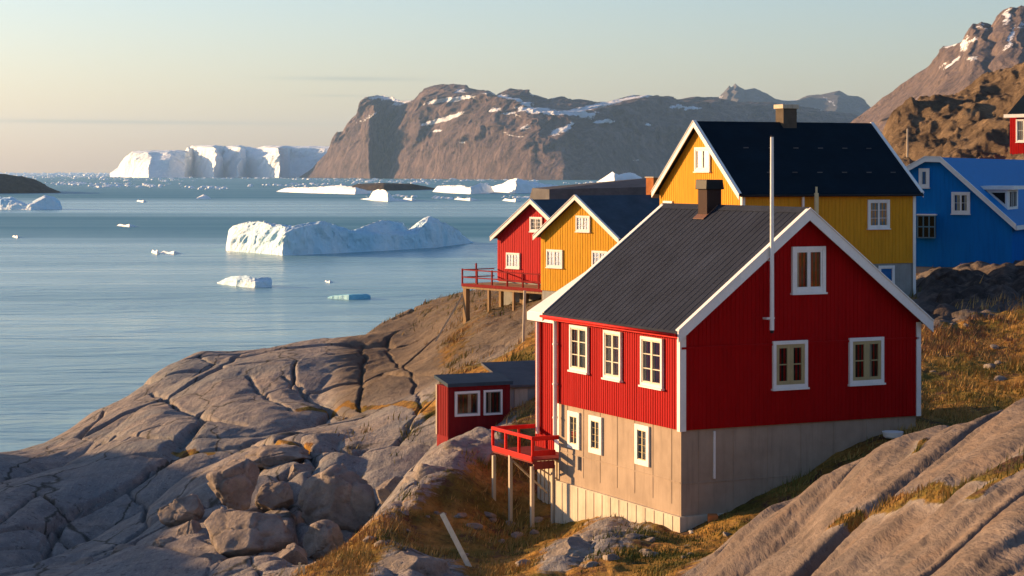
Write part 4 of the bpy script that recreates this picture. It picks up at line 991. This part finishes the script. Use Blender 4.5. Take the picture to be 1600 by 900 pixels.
fe = MB(); fe.box(-.2, 24, -.30, -.255, z3(-2.86), z3(-2.64)); fe.build('eaves_board', M['white'], BH)
# glazed bay on the gable
a0, _ = g3.at(1463, 350); a1, _ = g3.at(1436, 350); zt_ = g3.z((a0+a1)/2, 337); zb_ = g3.z((a0+a1)/2, 371)
by = MB(); g3.box(by, a0, a1, zb_, zt_, 0, .30); bay = by.build('glazed_bay', M['black'], BH)
bf = MB()
for k in range(4): a = a0+(a1-a0)*k/3; g3.box(bf, a-.03, a+.03, zb_-.02, zt_+.02, .301, .35)
for q in (0, .5, 1): zz = zb_+(zt_-zb_)*q; g3.box(bf, a0-.03, a1+.03, zz-.03, zz+.03, .30, .345)
bf.build('bay_frame', M['bluedark'], bay)
bg_ = MB(); g3.box(bg_, a0+.03, a1-.03, zb_+.03, zt_-.03, .3, .315); bg_.build('pane', M['glass'], bay)
bt = MB(); g3.box(bt, a0-.05, a1+.05, zt_+.02, zt_+.08, 0, .38); bt.build('bay_cover', M['white'], bay)
# dormer
sl3 = (z3(.70)-z3(-2.62))/3.7
dx0, dx1 = 1.9, 4.8; dyf = .55; dzb = z3(-2.62)+(dyf+.25)*sl3; dzt = dzb+1.0
dmr = MB(); dmr.prism([(dx0, dyf, dzb-.1), (dx0, dyf, dzt), (dx0, dyf+1.3, dzt), (dx0, dyf+1.3, dzb)], (dx1-dx0, 0, 0)); dd = dmr.build('dormer', M['white'], BH)
dt = MB(); dt.box(dx0-.25, dx1+.25, dyf-.35, dyf+1.5, dzt+.002, dzt+.18); dt.build('dormer_roof', M['white'], dd)
dfc = Face(BH, (dx0, dyf), (1, 0), (0, -1))
for c0, c1 in ((.35, 1.2), (1.35, 2.3)):
    wm_ = MB(); dfc.box(wm_, c0, c1, dzb+.15, dzt-.12, 0, .03); wf = wm_.build('dormer_window', M['dark'], dd)
ct = MB(); ct.prism([(dx0-.012, dyf+.12, dzb+.28), (dx0-.012, dyf+.12, dzt-.15), (dx0-.012, dyf+.80, dzt-.15)], (-.02, 0, 0)); ct.build('cheek_window', M['dark'], dd)
db = MB(); dfc.box(db, .3, .36, dzb+.1, dzt-.1, 0, .05); dfc.box(db, .75, .80, dzb+.1, dzt-.1, .03, .05); dfc.box(db, 1.22, 1.32, dzb+.1, dzt-.1, 0, .05); dfc.box(db, 1.8, 1.85, dzb+.1, dzt-.1, .03, .05); db.build('dormer_frame', M['white'], dd)

# ------------------------------------------------------------------ 4. small yellow house, 5. small red house with deck
PH4 = R(38)
def small_house(Nx, Ny, base, W, L, phi, label, wall, roofm, eave_r, ridge_r, bottom_r, barge_m='white', gab=.22):
    h = empty('wooden_house', (Nx, Ny, CAM_Z-base), phi, label, 'house', 'painted wooden houses of the village')
    gf = Face(h, (0, 0), (0, 1), (-1, 0)); sf = Face(h, (0, 0), (1, 0), (0, -1))
    zz = lambda r_: r_+base
    o = [(-.30, zz(eave_r)), (W/2, zz(ridge_r)), (W+.30, zz(eave_r))]
    sl_ = (o[1][1]-o[0][1])/(W/2+.3); wt = o[0][1]+.3*sl_-.10
    pr = [(0, wt), (W/2, zz(ridge_r)-.13), (W, wt)]
    body(h, wall, pr, 'x', L, zz(bottom_r), .22, .045, [(gf, pr), (sf, [(0, wt), (L, wt)])])
    fb = MB(); fb.box(.06, L-.06, .06, W-.06, -2.5, zz(bottom_r)-.003); fb.build('foundation', M['greywall'], h)
    roof(h, roofm, o, 'x', -.32, L+.3, .09); barge(h, o, 'x', -.32, -1, .24)
    c = MB(); c.box(-.027, .02, -.027, .10, zz(bottom_r), wt-.03); c.build('corner_board', M[barge_m], h)
    return h, gf, zz
W4 = 6.9
SY, g4, z4 = small_house(5.90, 112, 7.0, W4, 9.0, PH4, 'small ochre yellow house with slate blue roof next to the small red house', 'yellow2', 'roofblue', -3.70, -1.34, -6.80)
window(g4, 901, 923, 337, 362, SY, 4, 3, 'greyshade', .10, 'white', .035, [(0, 1)])
window(g4, 855, 880, 390, 418, SY, 4, 3, 'greyshade', .10, 'white', .035, [(0, 1)])
window(g4, 926, 950, 392, 420, SY, 4, 3, 'dark', .10, 'white', .035)
cm = MB(); cm.box(5.3, 5.95, W4/2-.3, W4/2+.35, z4(-1.7), z4(-.36)); cc4 = cm.build('chimney', M['brick'], SY, bevel=.01)
cm = MB(); cm.box(5.25, 6.0, W4/2-.35, W4/2+.4, z4(-.36), z4(-.30)); cm.build('chimney_cap', M['palewood'], cc4)
SR, g5, z5 = small_house(3.6, 120.3, 8.2, 7.3, 8.0, PH4, 'small red house with white verges standing behind a raised timber deck', 'red2', 'roofblue', -4.05, -1.68, -6.72)
window(g5, 829, 848, 339, 362, SR, 3, 3, 'greyshade', .10, 'white', .035, [(.1, .5)])
window(g5, 792, 813, 395, 419, SR, 4, 3, 'greyshade', .10, 'white', .035, [(.5, 1)])
# raised deck of the small red house

DK = empty('deck', tuple(SR.location), PH4, 'raised weathered timber deck on posts in front of the small red house', 'deck')
zfd = z5(-6.86); dx = -2.5; y0_, y1_ = -1.4, 7.6
m_ = MB()
for k in range(12): m_.box(dx+k*.208, dx+k*.208+.19, y0_, y1_, zfd, zfd+.05)
m_.build('deck_floor', M['wood'], DK)
m_ = MB(); m_.box(dx, dx+.12, y0_, y1_, zfd-.25, zfd-.002); m_.box(-.15, -.03, y0_, y1_, zfd-.25, zfd-.002)
for k in range(5): y = y0_+k*(y1_-y0_-.12)/4; m_.box(dx+.121, -.151, y, y+.12, zfd-.22, zfd-.004)
m_.build('joist', M['wood'], DK)
m_ = MB()
for h_ in (.40, .85): m_.box(dx-.03, dx+.03, y0_, y1_, zfd+h_, zfd+h_+.07); m_.box(dx+.031, -.05, y1_-.05, y1_, zfd+h_+.002, zfd+h_+.065)
for k in range(7): y = y0_+k*(y1_-y0_-.08)/6; m_.box(dx-.04, dx+.04, y, y+.08, zfd+.05, zfd+.95)
m_.box(dx+1.0, dx+1.08, y1_-.1, y1_-.02, zfd+.05, zfd+1.25)
m_.build('railing', M['redshed'], DK)
m_ = MB(); m_.box(dx-.05, dx-.001, y0_, y1_, zfd-.12, zfd+.06); m_.build('edge_board', M['redshed'], DK)
for (x, y, tt) in ((dx+.12, y1_-.3, .30), (dx+.10, y1_-2.6, .16), (dx+.10, y1_-5.0, .13), (dx+.1, y0_+1.2, .16), (-.4, y1_-1.2, .22), (-.4, y1_-3.4, .34), (-.9, y1_-4.2, .30)):
    wp = DK.matrix_basis @ Vector((x, y, 0)); gz_ = gz(wp.x, wp.y)-.35-DK.location.z
    m_ = MB(); m_.box(x-tt/2, x+tt/2, y-tt/2, y+tt/2, min(gz_, zfd-.6), zfd-.255); m_.build('post', M['wood'], DK)
wp = DK.matrix_basis @ Vector((dx-1.0, y1_+.9, 0)); m_ = MB(); m_.bar((dx-1.2, y1_+1.1, gz(wp.x, wp.y)-DK.location.z-.2), (dx+.1, y1_-.2, zfd-.4), .09); m_.build('brace', M['palewood'], DK)

# ------------------------------------------------------------------ 6. long grey roofed building behind, 7. far red house
GH = empty('long_building', P(868, 330, 142), R(20), 'long low building whose dark grey roof shows above the small houses', 'building')
LG = 16.0
gb = GH.location.z-CAM_Z
m_ = MB(); m_.box(.3, LG-.3, 2.0, 6, -2.5, .25); m_.build('wall', M['roofgrey'], GH)
m_ = MB(); zl, zh = rel(294.5, 143)-gb, rel(277, 146)-gb
m_.quadbox([(0, 1.2, -.6), (LG, 1.2, -.6), (LG, 6.3, -.6), (0, 6.3, -.6), (0, 1.2, zl-.06), (LG, 1.2, zl+.25), (LG*.60, 4.6, zh), (0, 4.6, zl)])
m_.build('roof', M['roofgrey'], GH)
FH = empty('wooden_house', (P(1578, 246, 170).x, 170, P(1578, 254, 170).z), R(-45), 'bright red house high on the brown crag, cut by the frame', 'house', 'painted wooden houses of the village')
f7 = Face(FH, (0, 0), (1, 0), (0, -1))
pr7 = [(0, 3.9), (7, 3.9)]
m_ = MB(); m_.box(0, 7, 0, 6, -2.5, 4.0); battens(m_, f7, pr7, -2.0, .22, .05); m_.build('wall', M['red'], FH)
m_ = MB(); m_.prism([(-.05, -.35, 4.0), (-.05, 3, 6.2), (-.05, 6.35, 4.0), (-.05, 6.35, 3.85), (-.05, 3, 6.0), (-.05, -.35, 3.85)], (7.3, 0, 0)); m_.build('roof', M['roofdark'], FH)
m_ = MB(); m_.box(-.35, 7.35, -.40, -.351, 3.72, 4.0); m_.build('eaves_board', M['white'], FH)
window(f7, 1588, 1612, 186, 222, FH, 2, 2, 'curtain', .12, 'white', .05)

# ------------------------------------------------------------------ 8. sheds below
SH = empty('shed', P(700, 684, 79), R(24), 'low dark red shed with flat roof and two white framed windows', 'shed')
fz_ = Face(SH, (0, 0), (1, 0), (0, -1)); sz_ = Face(SH, (0, 0), (0, 1), (-1, 0))
hs = (684-604)/F*79
m_ = MB(); m_.box(0, 2.62, 0, 1.15, -1.2, hs-.02)
battens(m_, fz_, [(0, hs-.03), (2.62, hs-.03)], .02, .18, .05, .015); battens(m_, sz_, [(0, hs-.03), (1.15, hs-.03)], .02, .18, .05, .015)
m_.build('wall', M['redshed'], SH)
m_ = MB(); m_.prism([(-.06, -.12, hs-.02), (-.06, 1.3, hs+.22), (-.06, 1.3, hs+.34), (-.06, -.12, hs+.12)], (2.75, 0, 0)); m_.build('roof', M['roofblue'], SH)
m_ = MB(); m_.box(-.03, .02, 1.10, 1.19, 0, hs-.03); m_.build('corner_board', M['palewood'], SH)
window(fz_, 710, 749, 611, 650, SH, 1, 1, 'dark', .09, 'greywall', .03, [(.5, .7)], sill=False)
window(fz_, 755, 784, 609, 648, SH, 1, 1, 'dark', .07, 'greywall', .03, [(.2, .4)], sill=False)
GS = empty('shed', P(797, 680, 81), R(24), 'small grey plastered shed with sloping roof between red shed and red house', 'shed')
m_ = MB(); m_.box(0, 2.3, 0, 2.6, -1.2, 1.95); m_.build('wall', M['greywall'], GS)
m_ = MB(); m_.prism([(-.1, -.2, 1.90), (-.1, 2.7, 2.55), (-.1, 2.7, 2.65), (-.1, -.2, 1.99)], (2.6, 0, 0)); m_.build('roof', M['roofgrey'], GS)
m_ = MB(); m_.box(.18, .75, -.03, -.002, .0, 1.8); m_.build('door', M['palewood'], GS)
m_ = MB(); m_.tube((-.06, -.08, 1.95), (-.06, -.08, 0), .035); m_.build('downpipe', M['greywall'], GS)

# ------------------------------------------------------------------ small things
def drop(px, py, up=0.0):
    x, y, z = hit(px, py); return Vector((x, y, z+CAM_Z+up))
a = drop(738, 887); b = Vector((P(691, 803, a.y+1.2)))
m_ = MB(); m_.bar(a-Vector((0, 0, .15)), b, .13, .07, up=(0, 1, 0)); tag(m_.build('wooden_plank', M['palewood']), 'pale wooden plank leaning out of the grass slope', 'plank')
for k, (px, h_, tl) in enumerate(((467, .30, .02), (476, .22, -.03))):
    a = drop(px, 897); m_ = MB(); m_.bar(a-Vector((0, 0, .2)), a+Vector((tl, 0, h_)), .06, .06)
    tag(m_.build('wooden_stake', M['cream']), ('taller' if k == 0 else 'shorter')+' of two pale stakes at the bottom edge below the rocks', 'stake', 'pale stakes in the turf')
a_, z_ = gable.at(1370, 679)
wp = RH.matrix_basis @ gable.p(a_, z_, .75)
m_ = MB(); m_.tube((0, 0, 0), (0, 0, .03), .22, .26, 20); m_.tube((0, 0, .03), (0, 0, .17), .26, .30, 20)
m_.tube((0, 0, -.9), (0, 0, 0), .03)
bo = m_.build('water_basin', M['white'], loc=wp); tag(bo, 'white basin on a stem beside the shaded basement wall', 'basin')
a_, z_ = gable.at(1101, 808); wp = RH.matrix_basis @ gable.p(a_, z_, .42)
m_ = MB(); m_.box(-.13, .13, -.16, .16, -.28, .14); tag(m_.build('concrete_block', M['brick'], loc=wp, bevel=.02), 'orange upright block standing by the basement corner', 'block')
a_, z_ = gable.at(1082, 828); wp = RH.matrix_basis @ gable.p(a_, z_, .5)
m_ = MB(); m_.box(-.36, .36, -.25, .25, -.35, .05); tag(m_.build('stepping_stone', M['conc2'], loc=wp, bevel=.05), 'flat pale stone slab in front of the basement corner', 'stone slab')
b = P(1418, 201, 196); a = P(1418, 262, 196)
m_ = MB(); m_.tube(a, b, .11, .08); tag(m_.build('utility_pole', M['palewood']), 'thin wooden pole at the foot of the brown crag above the blue house', 'pole')
sg = P(1532, 214, 205); SG = empty('sign_board', sg, 0, 'blank cream board on posts on the brown crag', 'sign board')
m_ = MB(); m_.box(-.6, .6, -.04, .04, -.32, .36); m_.build('board', M['curtain'], SG)
for x in (-.5, .5): m_ = MB(); m_.box(x-.05, x+.05, .041, .12, -2.2, .3); m_.build('post', M['wood'], SG)
m_ = MB(); a = P(1500, 219, 205); m_.bar(a, a+Vector((1.4, 0, .3)), .06, .12); m_.bar(a+Vector((.2, 0, -1.2)), a+Vector((.2, 0, .1)), .07, .07); tag(m_.build('wooden_rail', M['curtain']), 'short pale rail left of the blank board on the crag', 'rail')
# pole between small houses and big house
a = P(817, 552, 101); b = P(820, 454, 101); m_ = MB(); m_.tube(a-Vector((0, 0, .4)), b, .07); tag(m_.build('utility_pole', M['palewood']), 'thin grey wooden pole just left of the large red house', 'pole')

# ------------------------------------------------------------------ boulders
import bmesh
def ico(name, m, loc, s, rz, seed, amp=.16, cracks=.05, sub=5, label='', cat='boulder', group='granite boulders on the shore rocks', flat=0):
    bm = bmesh.new(); bmesh.ops.create_icosphere(bm, subdivisions=sub, radius=1)
    co = np.array([v.co[:] for v in bm.verts]); rr = np.random.default_rng(seed)
    # faceted by random cut planes, then softened and roughened
    for _ in range(15):
        nv = rr.normal(size=3); nv /= np.linalg.norm(nv); h = rr.uniform(.60, .84)
        d = co @ nv; ex = np.clip(d-h, 0, None); co -= np.outer(ex*.96, nv)
    n1 = fbm(co[:,0]*1.3+seed, co[:,1]*1.3+co[:,2]*1.1, 5, seed); n2 = fbm(co[:,2]*2.1+3, co[:,0]*1.7-co[:,1]*1.5, 5, seed+7)
    co *= (1+amp*(n1+n2))[:, None]
    f1, f2, _c = worley(co[:,0]*1.1+seed*1.7, co[:,1]*.6+co[:,2]*1.0, seed+3)
    co *= (1-cracks*np.exp(-((f2-f1)/.04)**2))[:, None]
    co *= np.array(s)[None]
    for v, c in zip(bm.verts, co): v.co = c
    me = bpy.data.meshes.new(name); bm.to_mesh(me); bm.free(); me.materials.append(m)
    me.polygons.foreach_set('use_smooth', [True]*len(me.polygons))
    o = bpy.data.objects.new(name, me); col.objects.link(o); o.location = loc; o.rotation_euler = (0, 0, rz)
    return tag(o, label, cat, group)
BL = [ # px, py centre, width px, height px, depth, seed, label
    (366, 755, 80, 76, 73, 1, 'tall upright boulder crowning the pile, flat sunlit left face'),
    (392, 838, 142, 104, 69, 2, 'huge rounded cracked boulder below the tall upright one'),
    (425, 780, 66, 52, 74, 3, 'boulder leaning on the right side of the upright boulder'),
    (290, 800, 76, 50, 75, 4, 'rounded boulder left of the upright one, against the pile'),
    (258, 856, 48, 44, 71.5, 5, 'small pointed boulder with a sunlit left face'),
    (300, 842, 46, 52, 72, 6, 'narrow boulder wedged left of the huge cracked one'),
    (205, 868, 60, 36, 73, 7, 'low boulder at the left foot of the pile'),
    (330, 888, 90, 46, 67.5, 8, 'flat boulder at the bottom edge below the huge cracked one'),
    (455, 880, 70, 60, 66, 9, 'grey boulder at the bottom edge right of the huge cracked one'),
    (535, 790, 130, 110, 72, 10, 'broad grey shaded boulder beyond the grass ridge'),
    (508, 848, 66, 60, 68, 11, 'dark shaded boulder low in the gully beside the grass ridge'),
    (470, 740, 52, 36, 80, 12, 'small grey boulder above the gully'),
    (130, 884, 44, 26, 72, 13, 'small angular boulder at the far bottom left'),
    (620, 775, 70, 60, 70, 14, 'grey boulder half hidden behind the grass ridge'),
    (440, 712, 110, 40, 84, 15, 'long turf topped boulder behind the upright boulder'),
]
for (px, py, wp_, hp, d, sd, lab) in BL:
    c = P(px, py, d); rx = wp_/F*d/2; rzz = hp/F*d/2
    ico('boulder', M['boulder'], c, (rx*1.08, max(rx, rzz)*1.0, rzz*1.12), RNG.uniform(-.4, .4), 40+sd, .12, .10, 5, lab)
ico('boulder', M['boulder2'], P(640, 886, 51)+Vector((0, 0, -.1)), (1.15, 1.2, .62), .2, 71, .14, .05, 5, 'pale lichened boulder in the turf beside the leaning plank')
ico('boulder', M['boulder2'], P(898, 862, 51.5)+Vector((0, 0, -.05)), (1.0, .9, .42), -.3, 72, .16, .08, 5, 'long grey boulder in the turf below the basement wall')
ico('boulder', M['boulder2'], P(955, 838, 54)+Vector((0, 0, -.1)), (.85, .8, .34), .4, 73, .16, .08, 5, 'low dark boulder touching the foot of the basement wall')
ico('boulder', M['boulder2'], P(735, 705, 67)+Vector((0, 0, -.3)), (1.1, 1.3, .75), .5, 74, .18, .07, 5, 'rough outcrop boulder at the top of the grass ridge by the deck')
ico('boulder', M['boulder2'], P(680, 742, 64)+Vector((0, 0, -.3)), (1.3, 1.3, .6), .7, 75, .18, .07, 5, 'rough outcrop boulder halfway down the crest of the grass ridge')

# small loose stones in the turf: one shape, copied
st0 = None
for k in range(46):
    px, py = (RNG.uniform(560, 1130), RNG.uniform(800, 895)) if k < 38 else (RNG.uniform(1455, 1600), RNG.uniform(500, 600))
    x, y, z = hit(px, py)
    if 52 < y < 64 and px > 870: y -= 3.0; z = gz(x, y)-CAM_Z
    if st0 is None or k in (15, 38):
        st0 = ico('stone', M['boulder2'], (x, y, z+CAM_Z), (.20, .18, .11), 0, 800+k, .15, .04, 3, 'small grey stone lying loose in the turf near the large red house', 'stone', 'loose stones in the turf')
        o = st0
    else:
        o = st0.copy(); col.objects.link(o); o.location = (x, y, z+CAM_Z)
    q = RNG.uniform(.5, 1.5); o.scale = (q, q*RNG.uniform(.8, 1.2), q*RNG.uniform(.7, 1.1)); o.rotation_euler = (RNG.uniform(-.3, .3), RNG.uniform(-.3, .3), RNG.uniform(0, 6))
# ------------------------------------------------------------------ grass blades
def blades():
    N = 420000
    px = RNG.uniform(-40, 1640, N); ld = RNG.uniform(math.log(26), math.log(175), N); d = np.exp(ld)
    ix = np.clip(np.searchsorted(pxs, px), 0, len(pxs)-1); iy = np.clip(np.searchsorted(ds, d), 0, len(ds)-1)
    sl_w = sm[iy, ix]*(px > 1250); g = np.maximum(TG0[iy, ix], sl_w); z = TZ[iy, ix]; x = (px-800)/F*d
    # keep blades sitting on the interpolated ground
    x = TX[iy, ix] + RNG.uniform(-.04, .04, N); y = TY[iy, ix] + RNG.uniform(-.1, .1, N)
    clump = np.clip(.5+.9*fbm(x*.9, y*.6, 4, 500), 0, 1); bare = (fbm(x*.45, y*.3, 4, 540) < -.12) & (x < 11)
    yy = HY-z/d*F
    keep = (g + (clump-.5)*.9 > RNG.uniform(.45, .95, N)) & (yy < 930)
    keep &= ~(bare & (RNG.uniform(size=N) < .8))
    lx = (x-4.52)*math.cos(PHI)+(y-55)*math.sin(PHI); ly = -(x-4.52)*math.sin(PHI)+(y-55)*math.cos(PHI)
    keep &= ~((lx > -.05) & (lx < W1) & (ly > -.05) & (ly < 10.2))
    x, y, z, cl = x[keep], y[keep], z[keep], clump[keep]; n = len(x)
    h = (.05+.20*cl**1.6)*RNG.uniform(.6, 1.3, n)*np.clip(y/60, .75, 1.5); wd = RNG.uniform(.010, .022, n)*np.clip(y/45, .8, 2.2)
    th = RNG.uniform(0, math.pi, n); lean = RNG.normal(0, .35, (n, 2))*h[:, None] + np.array([.30, -.10])*h[:, None]
    dx = np.cos(th)*wd; dy = np.sin(th)*wd*.4
    V = np.empty((n, 3, 3), np.float32)
    V[:,0] = np.stack([x-dx, y-dy, z+CAM_Z-.04], -1); V[:,1] = np.stack([x+dx, y+dy, z+CAM_Z-.04], -1)
    V[:,2] = np.stack([x+lean[:,0], y+lean[:,1], z+CAM_Z+h], -1)
    me = bpy.data.meshes.new('grass'); me.vertices.add(n*3); me.vertices.foreach_set('co', V.ravel())
    me.loops.add(n*3); me.loops.foreach_set('vertex_index', np.arange(n*3, dtype=np.int32))
    me.polygons.add(n); me.polygons.foreach_set('loop_start', (np.arange(n)*3).astype(np.int32)); me.update(calc_edges=True)
    hue = np.clip(.5+.16*sstep(10, 13, x)*sstep(62, 66, y)-.30*sstep(56, 50, y)*sstep(-1, 2, x)+.75*fbm(x*.22, y*.16, 3, 520)+RNG.normal(0, .16, n), 0, 1)
    at = me.attributes.new('hue', 'FLOAT', 'POINT'); at.data.foreach_set('value', np.repeat(hue, 3).astype(np.float32))
    nb = NB('dry_grass'); k = nb.ramp(nb.attr('hue'), [(.08, (.09, .10, .022)), (.32, (.20, .165, .04)), (.52, (.38, .24, .07)), (.74, (.52, .30, .10)), (.95, (.22, .11, .055))])
    nb.done(k, .8, spec=.2)
    me.materials.append(nb.m)
    o = bpy.data.objects.new('grass', me); col.objects.link(o); tag(o, 'dry golden and green grass on the slopes around the houses', 'grass', kind='stuff')
blades()
